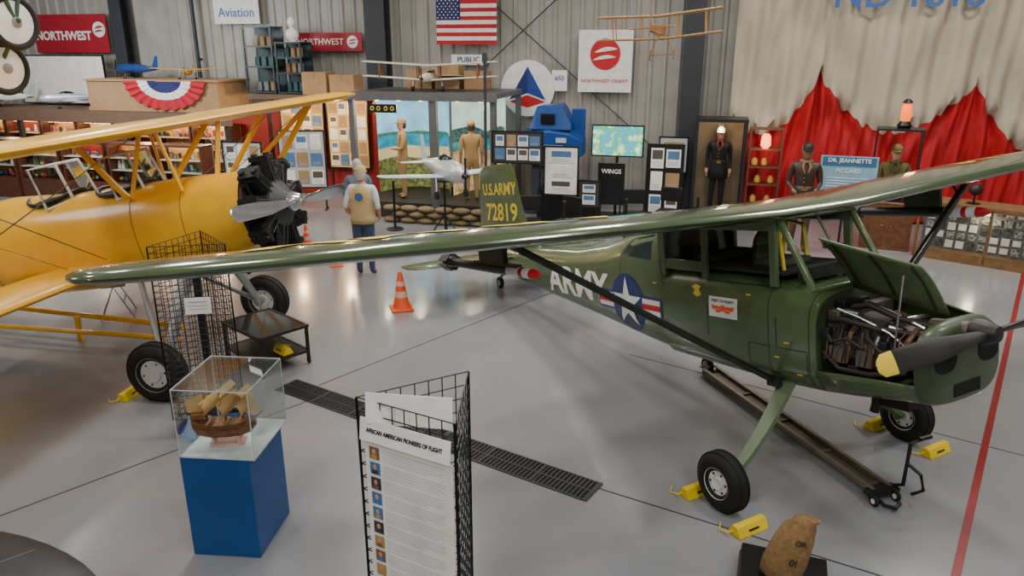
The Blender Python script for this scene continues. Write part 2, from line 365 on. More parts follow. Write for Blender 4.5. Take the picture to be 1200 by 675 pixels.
for s in(-1,1):
    r=.028 if s<0 else .045
    b=B();b.cyl((-.05,s*.46,.9),(-.32,s*2.7,2.31),r,r*.93,12,sy=.45 if s<0 else .8);b.box(-.05,s*.47,.9,.12,.05,.08)
    ws_=make("wing_strut",b,M("dark_strut_paint",(.10,.12,.09),.3),A)
    b=B();b.cyl((-.33,s*2.5,2.2),(-.55,s*2.72,2.32),.012,n=8);make("jury_strut",b,M("dark_strut_paint"),ws_)
GLEG=M("grey_green_leg",(.40,.47,.34),.35)
for s in(-1,1):
    b=B();rr=[]
    for t in(0,.15,.3,.5,.7,.85,1.):
        y=.38+.68*t;z=.92-.66*t-.06*sin(pi*t);w=.15-.07*t;h=.022
        rr.append([(.02+w/2,s*y,z+h),(.02-w/2,s*y,z+h),(.02-w/2,s*y-s*.01,z-h),(.02+w/2,s*y-s*.01,z-h)])
    b.loft(rr);b.cyl((.02,s*1.0,.25),(.02,s*1.2,.25),.025,n=10)
    make("landing_gear_leg",b,GLEG,A)
    wheel(A,.02,s*1.15,.243,.248,.17,M("hub_pale",(.88,.88,.85),.4),hf=.72)
b=B();b.tube([(-5.5,0,1.36),(-5.75,0,1.25),(-5.82,0,1.17)],.02,8);b.cyl((-5.8,-.04,1.16),(-5.8,.04,1.16),.012,n=6);make("tail_spring",b,STEEL,A)
wheel(A,-5.78,0,1.155,.09,.06,name="tail_wheel")
b=B();wing(b,[(s*y,-4.95-d,1.62,c) for s,y,d,c in((-1,1.62,.28,.35),(-1,1.55,.18,.65),(-1,1.3,.1,.85),(-1,.1,0,1.05),(1,.1,0,1.05),(1,1.3,.1,.85),(1,1.55,.18,.65),(1,1.62,.28,.35))],.07,0,0,8)
make("horizontal_stabilizer",b,OLIVE,A)
FS=[(1.55,-4.0,0,2.25),(1.75,-4.45,0,1.80),(2.0,-4.74,0,1.52),(2.3,-4.88,0,1.35),(2.65,-4.98,0,1.2),(2.84,-5.04,0,1.08),(2.92,-5.14,0,.85)]
b=B();wing(b,FS,.06,0,0,10,True);fin=make("vertical_fin",b,OLIVE,A)
bm=bmesh.new();bm.from_mesh(fin.data);FB=BVHTree.FromBMesh(bm);bm.free()
for sd in(-1,1):
    project(fin,textmesh("U.S.ARMY",.24,.02,0,sx=1.05),YMARK,(-5.52,2.56),sd,FB)
    project(fin,textmesh("72819",.35,.02,0,sx=1.15),YMARK,(-5.48,2.22),sd,FB)
    project(fus,textmesh("ARMY",.46,.03,0,sx=1.18),WHITE,(-3.12,1.42),sd,BV)
    r=.29
    me=flat([(circ(r+.02),0,1),(rect(-.6,-.105,.6,.105),0,1)]);project(fus,me,[NAVY,NAVY],(-2.0,1.34),sd,BV,"insignia_border",.004)
    project(fus,flat([(circ(r),0,0)]),[NAVY],(-2.0,1.34),sd,BV,"insignia_disc",.006)
    for q in(-1,1):
        project(fus,flat([(rect(q*.28 if q>0 else -.57,-.08,.57 if q>0 else -.28,.08),0,0)]),[WHITE],(-2.0,1.34),sd,BV,"insignia_bar",.008)
        project(fus,flat([(rect(q*.28 if q>0 else -.57,-.028,.57 if q>0 else -.28,.028),0,0)]),[RED],(-2.0,1.34),sd,BV,"insignia_stripe",.011)
    S_=star(.28)
    tri=[([(0,0),S_[k],S_[(k+1)%10]],0,0) for k in range(10)]
    project(fus,flat(tri),[WHITE],(-2.0,1.34),sd,BV,"insignia_star",.013)
project(fus,flat([([(-.07,.03),(-.02,.055),(.05,.04),(.03,.01),(.07,-.03),(.02,-.055),(-.04,-.03),(-.02,0)],0,0)]),YMARK,(-.92,1.58),-1,BV,"yellow_emblem")
project(fus,flat([(rect(-.17,-.09,.17,.09),0,0)]),[WHITE],(-.58,1.46),-1,BV,"sticker",.008)
project(fus,textmesh("SPIRIT OF FLIGHT",.035,.02,0),INK,(-.58,1.515),-1,BV,off=.011)
me=flat([([(-.14,.02),(-.03,.012),(-.02,-.01),(-.12,-.02)],0,0),([(.14,.02),(.03,.012),(.02,-.01),(.12,-.02)],0,0),(circ(.028,0,0,14),0,0),([(-.10,-.025),(-.02,-.015),(-.02,-.035),(-.07,-.045)],0,0),([(.10,-.025),(.02,-.015),(.02,-.035),(.07,-.045)],0,0)]);project(fus,me,[ORANGE],(-.58,1.455),-1,BV,"sticker_wings",.011)
for x,z in((.1,1.25),(-.3,1.6),(.2,1.0),(-1.5,1.6),(.0,1.12)):
    project(fus,flat([(rect(-.025,-.006,.025,.006),0,0)]),[YMARK],(x,z),-1,BV,"stencil",.004)
# cabin frame
b=B()
def bar(p,q,r=.018,n=6,m=0):b.cyl(p,q,r,n=n,m=m)
ZR=2.23
for s in(-1,1):
    y=s*.45
    bar((.34,s*.43,1.68),(.02,s*.43,ZR),.03,8)
    b.box(-.03,y,1.96,.07,.04,.54);b.box(-.82,y,1.96,.06,.04,.54);b.box(-1.39,y,1.96,.10,.05,.54)
    b.box(-.70,y,2.19,1.42,.045,.10);b.box(-1.10,y,1.80,.56,.035,.10)
bar((.34,-.43,1.69),(.34,.43,1.69),.02);bar((.34,0,1.71),(.02,0,ZR),.014)
b.box(-.70,0,ZR+.02,1.5,.9,.05)
make("cabin_frame",b,OLIVE,A,bevel=.006)
b=B();b.quad([(.33,-.42,1.71),(.33,.42,1.71),(.03,.42,ZR),(.03,-.42,ZR)]);make("windshield",b,GLASS,A)
for s in(-1,1):
    b=B();b.quad([(-.85,s*.452,1.85),(-1.34,s*.452,1.85),(-1.34,s*.452,2.14),(-.85,s*.452,2.14)]);make("side_window",b,WGLASS,A)
INT=M("cabin_interior",(.3,.3,.24),.8);b=B();b.box(-.65,0,1.79,1.4,.84,.02);b.box(.14,0,1.79,.08,.66,.1);make("cabin_deck",b,M("deck_dark",(.12,.13,.11),.9),A)
for x in(-.35,-1.12):
    b=B();b.box(x,0,1.83,.30,.38,.05);b.lathe([(.15,-.02),(.15,.02)],(x-.17,0,1.96),'x',18);b.box(x-.17,0,1.89,.04,.30,.14);make("cabin_seat",b,INT,A,bevel=.015)
b=B();b.tube([(-.25,.2,1.8),(-.3,.22,2.12),(-.5,.24,2.15),(-.55,.22,1.8)],.022,8);make("cabin_brace",b,YMARK,A)
b=B();b.tube([(-.06,-.3,1.78),(-.3,-.1,2.2)],.016,8);make("cabin_brace",b,YMARK,A)
for s in(-1,1):
    b=B();k_=1. if s<0 else 1.5;zc=2.09 if s<0 else 1.98;yy=s*2.6;xo=-.12
    b.lathe([(.01,-1.55+xo),(.035*k_,-1.53+xo),(.038*k_,-.40+xo),(.038*k_,-.38+xo)],(0,yy,zc),'x',16)
    b.lathe([(.038*k_,-.38+xo),(.036*k_,-.06+xo)],(0,yy,zc),'x',16,1);b.lathe([(.0375*k_,-.2+xo),(.0375*k_,-.15+xo)],(0,yy,zc),'x',16,2);b.lathe([(.036*k_,-.06+xo),(.03*k_,.0+xo),(.008*k_,.05*k_+xo)],(0,yy,zc),'x',16,2)
    for k in range(4):
        a=pi/4+k*pi/2;b.box(-1.45+xo,yy+.06*cos(a),zc+.06*sin(a),.16,.01,.08,0,Matrix.Rotation(-a+pi/2,3,'X'))
    r=make("rocket",b,[BLACK,WHITE,RED],A)
    zt_=2.28;zb_=zc+.03;b=B();b.box(-.75,yy,(zt_+zb_)/2,.4,.04,zt_-zb_);b.box(-.7,yy,zb_+.01,.7,.045,.02);make("pylon",b,OLIVED,r)
# ---------------- yellow biplane
Bp=root("biplane","golden yellow open-cockpit biplane with uncovered radial engine","airplane",(-3.4,8.15,0),(0,-rad(11),rad(-9.1)))
YS=[(1.0,1.28,2.05,.39,2),(.93,1.24,2.08,.42,2),(.4,1.14,2.12,.45,2.2),(-.3,1.08,2.15,.45,2.5),(-1.3,1.06,2.18,.43,2.6),(-2.0,1.08,2.26,.40,2.3),(-2.5,1.1,2.24,.36,2.2),(-4,1.25,2.12,.25,2.1),(-5.5,1.5,2.0,.07,2)]
b=B();b.loft([sring(*s) for s in YS]);yf=make("fuselage",b,YEL,Bp)
b=B();b.loft([sring(.96,1.25,2.07,.41,2),sring(1.03,1.26,2.06,.40,2)],0,True,True);make("cowl_ring",b,M("polished_ring",(.8,.8,.78),.15,1.),yf)
for x in(.3,-.3,-2.3):
    for i in range(len(YS)-1):
        if YS[i+1][0]<=x<=YS[i][0]:
            t=(x-YS[i][0])/(YS[i+1][0]-YS[i][0]);q=[YS[i][j]*(1-t)+YS[i+1][j]*t for j in range(5)]
    b=B();b.loft([sring(x+d,q[1]-.003,q[2]+.003,q[3]+.003,q[4]) for d in(-.005,.005)],0,True,False);make("panel_seam",b,M("yellow_seam",(.6,.42,.08),.5),yf)
SFR=M("windscreen_frame_light",(.8,.8,.78),.4)
for x,zt in((-.55,2.14),(-1.45,2.17)):
    b=B();rr=[]
    for k in range(25):
        a=2*pi*k/24;rr.append((x+.30*cos(a),.30*sin(a),zt+.04-.9*(.30*sin(a))**2))
    b.tube(rr,.025,8);make("cockpit_rim",b,BLACK,yf)
    b=B();b.prism([(x+.28*cos(2*pi*k/24),.28*sin(2*pi*k/24),zt+.032-.9*(.28*sin(2*pi*k/24))**2) for k in range(24)],(0,0,.004));make("cockpit_opening",b,DARK,yf)
    b=B();xx=x+.36
    for y0,y1,x0,x1 in((-.2,.2,0,0),(-.33,-.2,-.26,0),(.2,.33,0,-.26)):
        b.quad([(xx+x0,y0,zt-.06),(xx+x1,y1,zt-.06),(xx+x1-.1,y1*.9,zt+.36),(xx+x0-.1,y0*.9,zt+.36)])
    ws=make("windscreen",b,WGLASS,yf)
    b=B();b.tube([(xx-.26,-.33,zt-.10),(xx-.36,-.297,zt+.36),(xx-.1,-.18,zt+.37),(xx-.1,.18,zt+.37),(xx-.36,.297,zt+.36),(xx-.26,.33,zt-.10)],.018,6);b.cyl((xx,-.2,zt-.06),(xx-.1,-.18,zt+.37),.016,n=6);b.cyl((xx,.2,zt-.06),(xx-.1,.18,zt+.37),.016,n=6);b.tube([(xx-.26,-.33,zt-.10),(xx,-.2,zt-.04),(xx,.2,zt-.04),(xx-.26,.33,zt-.10)],.018,6)
    make("windscreen_frame",b,SFR,ws)
b=B();U=[]
for y,c,d in((-5.05,.3,.55),(-4.98,.85,.28),(-4.8,1.2,.12),(-4.4,1.4,.03),(-4,1.5,0),(-.6,1.5,0),(-.3,1.35,0),(.3,1.35,0),(.6,1.5,0),(4,1.5,0),(4.4,1.4,.03),(4.8,1.2,.12),(4.98,.85,.28),(5.05,.3,.55)):
    U.append((y,.66-d,2.69,c))
wing(b,U,.10,.025,0,12);uw=make("upper_wing",b,YEL,Bp,ang=50)
for s in(-1,1):
    b=B();wing(b,[(s*y,-.72-d,1.3+.02*y,c) for y,c,d in((.4,1.5,0),(4,1.5,0),(4.4,1.38,.05),(4.65,1.15,.18),(4.8,.8,.36),(4.86,.3,.7))],.10,.025,0,12);make("lower_wing",b,YEL,Bp,ang=50)
    for p,q,r in(((-.9,s*3.4,1.42),(.3,s*3.4,2.66),.045),((-1.7,s*3.4,1.42),(-.5,s*3.4,2.66),.045),((-1.65,s*3.4,1.42),(.25,s*3.4,2.64),.035)):
        b=B();b.cyl(p,q,r,n=10,sy=.5);make("interplane_strut",b,YEL,Bp)
    for p,q in(((.35,s*.35,2.02),(.42,s*.6,2.66)),((-.25,s*.36,2.04),(.25,s*.62,2.66)),((-.3,s*.36,2.04),(-.5,s*.62,2.68))):
        b=B();b.cyl(p,q,.035,n=10,sy=.5);make("cabane_strut",b,YEL,Bp)
    for a,c in((( -.9,s*3.4,1.45),(.15,s*.6,2.65)),((-1.2,s*.5,1.4),(-.3,s*3.3,2.66)),((-.7,s*.5,1.45),(.3,s*3.3,2.66))):
        b=B();b.cyl(a,c,.006,n=5);make("flying_wire",b,STEEL,Bp)
    b=B();b.cyl((.15,s*.35,1.2),(.0,s*1.02,.36),.09,.06,14,sy=.55);b.cyl((-.5,s*.35,1.12),(-.02,s*1.0,.38),.03,n=8);b.cyl((0,s*.95,.33),(0,s*1.2,.33),.03,n=8)
    make("landing_gear_leg",b,M("grey_strut_paint",(.55,.56,.56),.3,.3),Bp);wheel(Bp,0,s*1.17,.33-.01,.325,.2,M("hub_silver_white",(.8,.8,.8),.4),hf=.7)
b=B();b.lathe([(.2,1.0),(.30,1.03),(.30,1.1),(.26,1.16),(.26,1.24),(.18,1.3),(.1,1.36),(.05,1.38)],(0,0,1.67),'x',24)
for k in range(9):
    a=2*pi*k/9;b.cyl((1.24,.2*cos(a),1.67+.2*sin(a)),(1.27,.2*cos(a),1.67+.2*sin(a)),.018,n=8)
re=make("radial_engine",b,M("engine_case_grey",(.24,.24,.25),.5,.3),Bp)
b=B();b.lathe([(.1,1.04),(.44,1.04),(.44,1.07),(.1,1.07)],(0,0,1.67),'x',28);make("engine_baffle",b,BLACK,re)
CYB=M("black_cylinder",(.14,.14,.14),.45,.3)
for k in range(9):
    a=pi/2+2*pi*k/9;c,s=cos(a),sin(a);b=B()
    b.cyl((1.14,.2*c,1.67+.2*s),(1.14,.5*c,1.67+.5*s),.075,n=14)
    for j in range(13):
        r=.26+.019*j;b.cyl((1.14,r*c,1.67+r*s),(1.14,(r+.009)*c,1.67+(r+.009)*s),.104 if j<9 else .11,n=16)
    b.box(1.14,.515*c,1.67+.515*s,.22,.15,.05,0,Matrix.Rotation(a-pi/2,3,'X'))
    for q in(-.06,.06):b.cyl((1.14+q*1.2,.52*c,1.67+.52*s),(1.14+q*1.2,.565*c,1.67+.565*s),.035,n=8)
    cy=make("cylinder",b,CYB,re)
    b=B()
    for q in(-.035,.035):b.cyl((1.26,.2*c-q*s,1.67+.2*s+q*c),(1.22,.53*c-q*s*1.4,1.67+.53*s+q*c*1.4),.007,n=6)
    make("pushrod",b,M("dark_rod",(.22,.22,.22),.5,.3),cy)
    b=B();a2=a+pi/9;b.tube([(1.09,.26*cos(a2),1.67+.26*sin(a2)),(1.09,.42*cos(a2),1.67+.42*sin(a2)),(1.1,.5*cos(a2-.12),1.67+.5*sin(a2-.12))],.03,8);make("intake_pipe",b,BLACK,cy)
b=B();b.torus(.44,.035,(1.02,0,1.67),'x',32,8);b.tube([(1.02,-.2,1.28),(.98,-.3,1.15),(.8,-.35,1.05)],.045,10);make("exhaust_ring",b,M("burnt_exhaust"),re)
propeller(Bp,1.384,1.67,1.33,rad(-5),M("polished_propeller",(.75,.76,.78),.18,.9),M("polished_propeller"),.19,.11)
b=B();wing(b,[(s*y,-4.6-d,1.85,c) for s,y,d,c in((-1,1.9,.4,.3),(-1,1.6,.15,.8),(-1,.1,0,1.2),(1,.1,0,1.2),(1,1.6,.15,.8),(1,1.9,.4,.3))],.07,0,0,8);make("horizontal_stabilizer",b,YEL,Bp)
b=B();wing(b,[(1.75,-4.6,0,1.3),(2.3,-4.9,0,1.1),(2.7,-5.1,0,.8),(2.8,-5.3,0,.4)],.07,0,0,8,True);make("vertical_fin",b,YEL,Bp)
b=B();b.tube([(-4.9,0,1.5),(-5.1,0,1.2),(-5.12,0,1.12)],.03,8);make("tail_strut",b,STEEL,Bp);wheel(Bp,-5.1,0,1.115,.12,.08,name="tail_wheel")
# ---------------- people
def human(name,label,cat,loc,rz,h=1.75,top=None,pants=None,shoes=None,skin=None,sleeve=1.0,arms=None,legs=None,hair=None,cap=None,vest=None,coat=False,cutz=None,collar=None,group=None):
    top=top or KHAKI;pants=pants or JEAN;shoes=shoes or BLACK;skin=skin or SKIN
    J=[(0,0,.52),(0,0,.60),(0,.005,.70),(0,0,.79),(0,-.005,.835),(0,.005,.87),(0,.01,.915)]
    Rr=[(.095,.07),(.088,.065),(.1,.07),(.085,.058),(.036,.036),(.034,.034),(.04,.045)]
    E=[(0,1),(1,2),(2,3),(3,4),(4,5),(5,6)]
    arms=arms or [((-.13,-.02,.63),(-.135,.03,.50)),((.13,-.02,.63),(.135,.03,.50))]
    legs=legs or [((-.055,.01,.28),(-.06,-.01,.045)),((.055,.01,.28),(.06,-.01,.045))]
    hands=[]
    for i,(el,wr) in enumerate(arms):
        s=-1 if i==0 else 1;n=len(J)
        d=(Vector(wr)-Vector(el)).normalized();pm=Vector(wr)+d*.035
        J+=[(s*.095,0,.80),(s*.115,-.003,.77),el,wr,tuple(pm)];Rr+=[(.04,.04),(.036,.036),(.025,.025),(.016,.017),(.014,.022)]
        E+=[(3,n),(n,n+1),(n+1,n+2),(n+2,n+3),(n+3,n+4)];hands.append((Vector(wr),pm,d,s))
    for i,(kn,an) in enumerate(legs):
        s=-1 if i==0 else 1;n=len(J)
        J+=[(s*.05,0,.49),kn,an,(an[0]+s*.008,an[1]+.07,.018)];Rr+=[(.055,.055),(.036,.038),(.024,.026),(.024,.018)]
        E+=[(0,n),(n,n+1),(n+1,n+2),(n+2,n+3)]
    me=bpy.data.meshes.new("sk");me.from_pydata([(x*h,y*h,z*h) for x,y,z in J],E,[]);o=bpy.data.objects.new("sk",me);COL.objects.link(o)
    o.modifiers.new("skin",'SKIN')
    sv=me.skin_vertices[0].data
    for k,v in enumerate(sv):v.radius=(Rr[k][0]*h,Rr[k][1]*h);v.use_root=(k==0)
    m=o.modifiers.new("s",'SUBSURF');m.levels=2;m.render_levels=2
    dg=bpy.context.evaluated_depsgraph_get();dg.update();bmh=bpy.data.meshes.new_from_object(o.evaluated_get(dg));bpy.data.objects.remove(o)
    b=B();b.v=[tuple(v.co) for v in bmh.vertices];b.f=[tuple(p.vertices) for p in bmh.polygons];b.m=[0]*len(b.f)
    def mid(f):
        c=Vector((0,0,0))
        for i in f:c+=Vector(b.v[i])
        return c/len(f)/h
    def segd(p,a,c):
        a=Vector(a);c=Vector(c);t=max(0,min(1,(p-a).dot(c-a)/(c-a).length_squared));return (p-(a+(c-a)*t)).length,t
    for i,f in enumerate(b.f):
        p=mid(f);m_=0
        if p.z>.845:m_=2
        elif p.z<.03:m_=3
        elif p.z<(.40 if coat else .53) and abs(p.x)<.105:m_=1
        for (el,wr) in arms:
            dd,t=segd(p,el,wr);d2,_=segd(p,wr,tuple(Vector(wr)+(Vector(wr)-Vector(el)).normalized()*.05))
            if (dd<.032 and t>sleeve) or d2<.024:m_=2
            elif dd<.034 and t>0:m_=0
        b.m[i]=m_
    hz=.925*h;rr=[]
    for z,rx,ry,yo in((-.068,.018,.022,.02),(-.058,.03,.035,.015),(-.04,.038,.044,.01),(-.015,.042,.05,.005),(.01,.044,.053,0),(.035,.042,.052,-.002),(.055,.033,.042,-.003),(.068,.018,.024,-.003),(.073,.003,.004,-.003)):
        rr.append([(rx*h*cos(2*pi*k/16),(yo+ry*sin(2*pi*k/16)+(.006 if(k==4 and -.03<z<0) else 0))*h,hz+z*h) for k in range(16)])
    b.loft(rr,2);fy=.055*h
    b.loft([[(-.004*h,fy-.004*h,hz+.008*h),(.004*h,fy-.004*h,hz+.008*h),(0,fy+.002*h,hz+.008*h)],[(-.009*h,fy-.006*h,hz-.018*h),(.009*h,fy-.006*h,hz-.018*h),(0,fy+.012*h,hz-.016*h)],[(-.006*h,fy-.006*h,hz-.022*h),(.006*h,fy-.006*h,hz-.022*h),(0,fy+.004*h,hz-.022*h)]],2)
    for s in(-1,1):
        b.ell((s*.044*h,-.002*h,hz-.005*h),(.006*h,.011*h,.017*h),8,6,2);b.ell((s*.017*h,fy-.006*h,hz+.004*h),(.006*h,.004*h,.0035*h),8,5,4)
        b.box(s*.017*h,fy-.004*h,hz+.013*h,.016*h,.003*h,.003*h,4)
    b.box(0,fy-.004*h,hz-.035*h,.022*h,.004*h,.004*h,5)
    for wr,pm,d,s in hands:
        side=Vector((0,1,0))-d*d.y;side.normalize();inn=Vector((-s,0,0))
        base=pm+d*.004
        for q,(o_,L_) in enumerate(((-.0165,.036),(-.0055,.044),(.0055,.047),(.0165,.042))):
            p0=(base+side*o_)*h;p1=p0+(d*L_*.5+inn*.004)*h;p2=p1+(d*L_*.42+inn*.016)*h
            b.tube([p0-d*.012*h,p0,p1,p2],[.0052*h,.0052*h,.0048*h,.0038*h],6,2)
        p0=(wr+d*.012+side*.014)*h;b.tube([p0,p0+(d*.016+side*.016+inn*.004)*h,p0+(d*.034+side*.018+inn*.010)*h],[.007*h,.006*h,.0045*h],6,2)
    if cutz:
        keep=[i for i,f in enumerate(b.f) if mid(f).z>cutz];b.f=[b.f[i] for i in keep];b.m=[b.m[i] for i in keep]
        us=sorted({i for f in b.f for i in f});mp={o_:n_ for n_,o_ in enumerate(us)};b.v=[b.v[i] for i in us];b.f=[tuple(mp[i] for i in f) for f in b.f]
    P=root(name,label,cat,loc,(0,0,rz),group) 
    body=make("body",b,[top,pants,skin,shoes,INK,M("lips",(.6,.3,.28),.6)],P,ang=80)
    if hair:
        b=B();rr=[]
        for z,rx,ry,yo in((-.045,.036,.03,-.022),(-.02,.045,.044,-.012),(.01,.048,.05,-.008),(.035,.047,.054,-.005),(.058,.037,.046,-.004),(.073,.02,.026,-.004),(.079,.003,.004,-.004)):
            rr.append([(rx*h*cos(2*pi*k/16),(yo+ry*sin(2*pi*k/16)*(1 if sin(2*pi*k/16)<0 or z>.03 else .25))*h,hz+z*h) for k in range(16)])
        b.loft(rr);make("hair",b,hair,P,ang=80)
    if cap:
        b=B();rr=[]
        for z,rx,ry in((.018,.05,.059),(.04,.049,.058),(.062,.040,.05),(.078,.022,.03),(.083,.003,.004)):
            rr.append([(rx*h*cos(2*pi*k/18),ry*h*sin(2*pi*k/18),hz+z*h) for k in range(18)])
        b.loft(rr)
        q=[(x_*h,y_*h,hz+z_*h) for x_,y_,z_ in((-.045,.04,.02),(-.035,.08,.014),(0,.098,.012),(.035,.08,.014),(.045,.04,.02))]
        b.prism(q,(0,0,.005*h));make("cap",b,cap,P,ang=60)
    if vest:
        b=B();rr=[]
        for z,rx,ry in((.49,.115,.085),(.55,.112,.082),(.62,.108,.08),(.70,.113,.083),(.76,.112,.08),(.80,.10,.07),(.825,.07,.052)):
            rr.append([(rx*h*cos(2*pi*k/24),ry*h*sin(2*pi*k/24),z*h) for k in range(24)])
        b.loft(rr,0,True,False)
        vst=make("vest",b,vest,P,ang=80,solid=.01)
        b=B();b.cyl((0,-.083*h,.735*h),(0,-.09*h,.735*h),.05*h,n=24);b.cyl((0,-.088*h,.735*h),(0,-.0925*h,.735*h),.038*h,n=24,m=1);make("back_patch",b,[M("patch_yellow",(.85,.7,.3),.8),M("patch_blue",(.25,.4,.65),.8)],vst)
    if coat:
        b=B();rr=[]
        for z,rx,ry in((.40,.115,.1),(.5,.105,.09),(.58,.095,.078),(.62,.095,.078)):
            rr.append([(rx*h*cos(2*pi*k/24),ry*h*sin(2*pi*k/24),z*h) for k in range(24)])
        b.loft(rr,0,True,False);b.box(0,.078*h,.6*h,.04*h,.015*h,.03*h,1)
        make("coat_skirt",b,[top,BRASS],P,ang=80,solid=.008)
    if collar:
        b=B();b.torus(.045*h,.016*h,(0,.004*h,.838*h),'z',20,8)
        for s in(-1,1):b.tube([(s*.02*h,.05*h,.835*h),(s*.035*h,.075*h,.80*h),(s*.015*h,.085*h,.74*h)],[.014*h,.016*h,.006*h],6)
        b.box(0,.082*h,.68*h,.008*h,.01*h,.16*h,1)
        for k in range(4):b.ell((.012*h,.09*h,(.62+.04*k)*h),(.006*h,.004*h,.006*h),8,5,2)
        make("collar",b,[collar,INK,BRASS],P,ang=70)
    return P
BEIGE=M("beige_vest",(.76,.66,.48),.9);LSH=M("light_shirt",(.8,.82,.84),.9);GHAIR=M("grey_hair",(.75,.73,.7),.8);BHAIR=M("brown_hair",(.2,.13,.08),.8)
human("person","person in tan vest, cap and blue jeans facing away","person",(-2.34,11.46,0),rad(-8),1.76,LSH,JEAN,BLACK,None,.05,[((-.15,-.03,.64),(-.125,.07,.54)),((.15,-.03,.64),(.125,.07,.54))],None,GHAIR,M("tan_cap",(.74,.67,.5),.9),BEIGE)
human("person","person in patterned blue shirt partly hidden behind another visitor","person",(-2.66,12.75,0),rad(15),1.68,M("grey_blue_shirt",(.40,.46,.52),.9),M("grey_trousers",(.35,.35,.36),.9),BLACK,None,.1,None,None,GHAIR)
# ---------------- front displays
b=B();b.box(0,0,.4,.5,.56,.8)
ped=make("display_pedestal",b,M("pedestal_blue",(.03,.29,.55),.5,noise=.04,ns=3),loc=(-2.03,4.78,0),rot=(0,0,rad(-5)),label="bright blue painted box pedestal under a model case",cat="pedestal",bevel=.006)
C0=root("acrylic_case","clear acrylic display case over a sailing ship model","display case",(-2.0,4.78,.802),(0,0,rad(-5)))
hx=.265;hy=.29
for x,y,sx,sy in((-hx,0,.006,2*hy),(hx,0,.006,2*hy),(0,-hy,2*hx,.006),(0,hy,2*hx,.006)):
    b=B();b.box(x,y,.26,sx,sy,.5);make("side_panel",b,GLASS,C0)
b=B();b.box(0,0,.512,2*hx,2*hy,.006);make("top_panel",b,GLASS,C0)
b=B();b.box(0,0,.006,2*hx,2*hy,.012)
for x in(-hx,hx):
    for y in(-hy,hy):b.box(x,y,.26,.005,.005,.5)
for y in(-hy,hy):b.box(0,y,.512,2*hx,.004,.006)
for x in(-hx,hx):b.box(x,0,.512,.004,2*hy,.006)
make("base",b,M("case_base_white",(.82,.86,.87),.4),C0)
SH=root("sailing_ship_model","brown wooden sailing ship model with tan furled sails","ship model",(-2.02,4.70,.816),(0,0,rad(8)));SH.scale=(1.15,1.15,1.06)
b=B();rr=[]
for x,w,zk,zd in((-.19,.05,.11,.215),(-.17,.06,.07,.20),(-.1,.065,.05,.165),(0,.065,.045,.15),(.08,.055,.05,.155),(.14,.035,.07,.175),(.18,.006,.12,.19)):
    q=[]
    for k in range(11):
        a=pi*k/10;q.append((x,-w*cos(a),zd-(zd-zk)*sin(a)**.7))
    rr.append(q)
b.loft(rr);hull=make("hull",b,M("ship_wood",(.52,.31,.16),.4,noise=.25,ns=40),SH)
b=B();b.prism([(-.18,-.05,.17),(-.18,.05,.17),(0,.058,.138),(.1,.045,.148),(.16,.015,.165),(.16,-.015,.165),(.1,-.045,.148),(0,-.058,.138)],(0,0,.006));make("deck",b,M("deck_wood",(.62,.45,.27),.6),hull)
for k in range(3):
    b=B();z=.13+.018*k;b.tube([(-.185,-.055-.004*k,z+.03),(-.1,-.067,z),(0,-.068,z-.006),(.1,-.053,z),(.16,-.027,z+.02)],.0035,5);make("deck_trim",b,WOOD,hull)
b=B();b.box(-.15,0,.225,.08,.1,.03);b.tube([(.17,0,.17),(.225,0,.22)],.005,6);make("stern_deck",b,WOOD,hull)
for x,hh in((-.11,.38),(0,.45),(.1,.41)):
    b=B();b.cyl((x,0,.12),(x,0,hh),.006,.003,8)
    for z in(.24,.33,.41):
        if z<hh:b.cyl((x,-.11,z),(x,.11,z),.0035,n=6)
    for s in(-1,1):
        for q in(-.03,-.01,.01,.03):b.cyl((x+q,s*.06,.16),(x,s*.005,hh-.06),.0013,n=4)
    make("mast",b,WOOD,SH)
SAIL=M("amber_sail_cloth",(.86,.70,.46),.8)
for x,z,w,hh in((0,.425,.09,.08),(0,.34,.13,.13),(.1,.39,.08,.07),(.1,.315,.11,.11),(-.11,.34,.10,.11)):
    b=B();rr=[]
    for i in range(5):
        t=i/4;rr.append([(x+.012+.03*sin(pi*t)+.25*(-w+2*w*k/6),(-w+2*w*k/6)*(.85+.15*t),z-hh*t) for k in range(7)])
    b.loft(rr,0,False,False);make("sail",b,SAIL,SH)
b=B();b.quad([(.22,0,.22),(.11,0,.39),(.12,0,.2)]);make("sail",b,SAIL,SH);b=B();b.quad([(-.12,0,.37),(-.22,.0,.33),(-.22,0,.24),(-.12,0,.21)]);make("sail",b,SAIL,SH)
b=B();b.box(-.08,0,.03,.015,.09,.06);b.box(.07,0,.03,.015,.09,.06);b.box(0,0,.008,.2,.1,.016);make("stand",b,M("pale_pink",(.85,.66,.62),.6),SH)
b=B();b.box(0,0,0,.10,.12,.003,0,Matrix.Rotation(rad(35),3,'Y'));make("info_card",b,PAPER,loc=(-1.87,4.97,1.25),rot=(0,0,.4),label="small white paper card inside the clear case",cat="card")
def gridpanel(p,q,z0,z1,name,parent,nv=8,nh=24,m=BLACK,r=.0035):
    b=B();p=Vector((p[0],p[1],0));q=Vector((q[0],q[1],0));d=q-p
    for i in range(nv+1):
        a=p+d*i/nv;rr=r*(2.2 if i in(0,nv) else 1);b.cyl((a.x,a.y,z0),(a.x,a.y,z1),rr,n=5)
    for j in range(nh+1):
        z=z0+(z1-z0)*j/nh;b.cyl((p.x,p.y,z),(q.x,q.y,z),r,n=5)
    return make(name,b,m,parent)
RK=root("wire_display_rack","black wire grid display rack holding white posters","display rack",(0,0,0))
PA,PB,PC=(-.78,3.37),(-.236,3.68),(-.266,3.09)
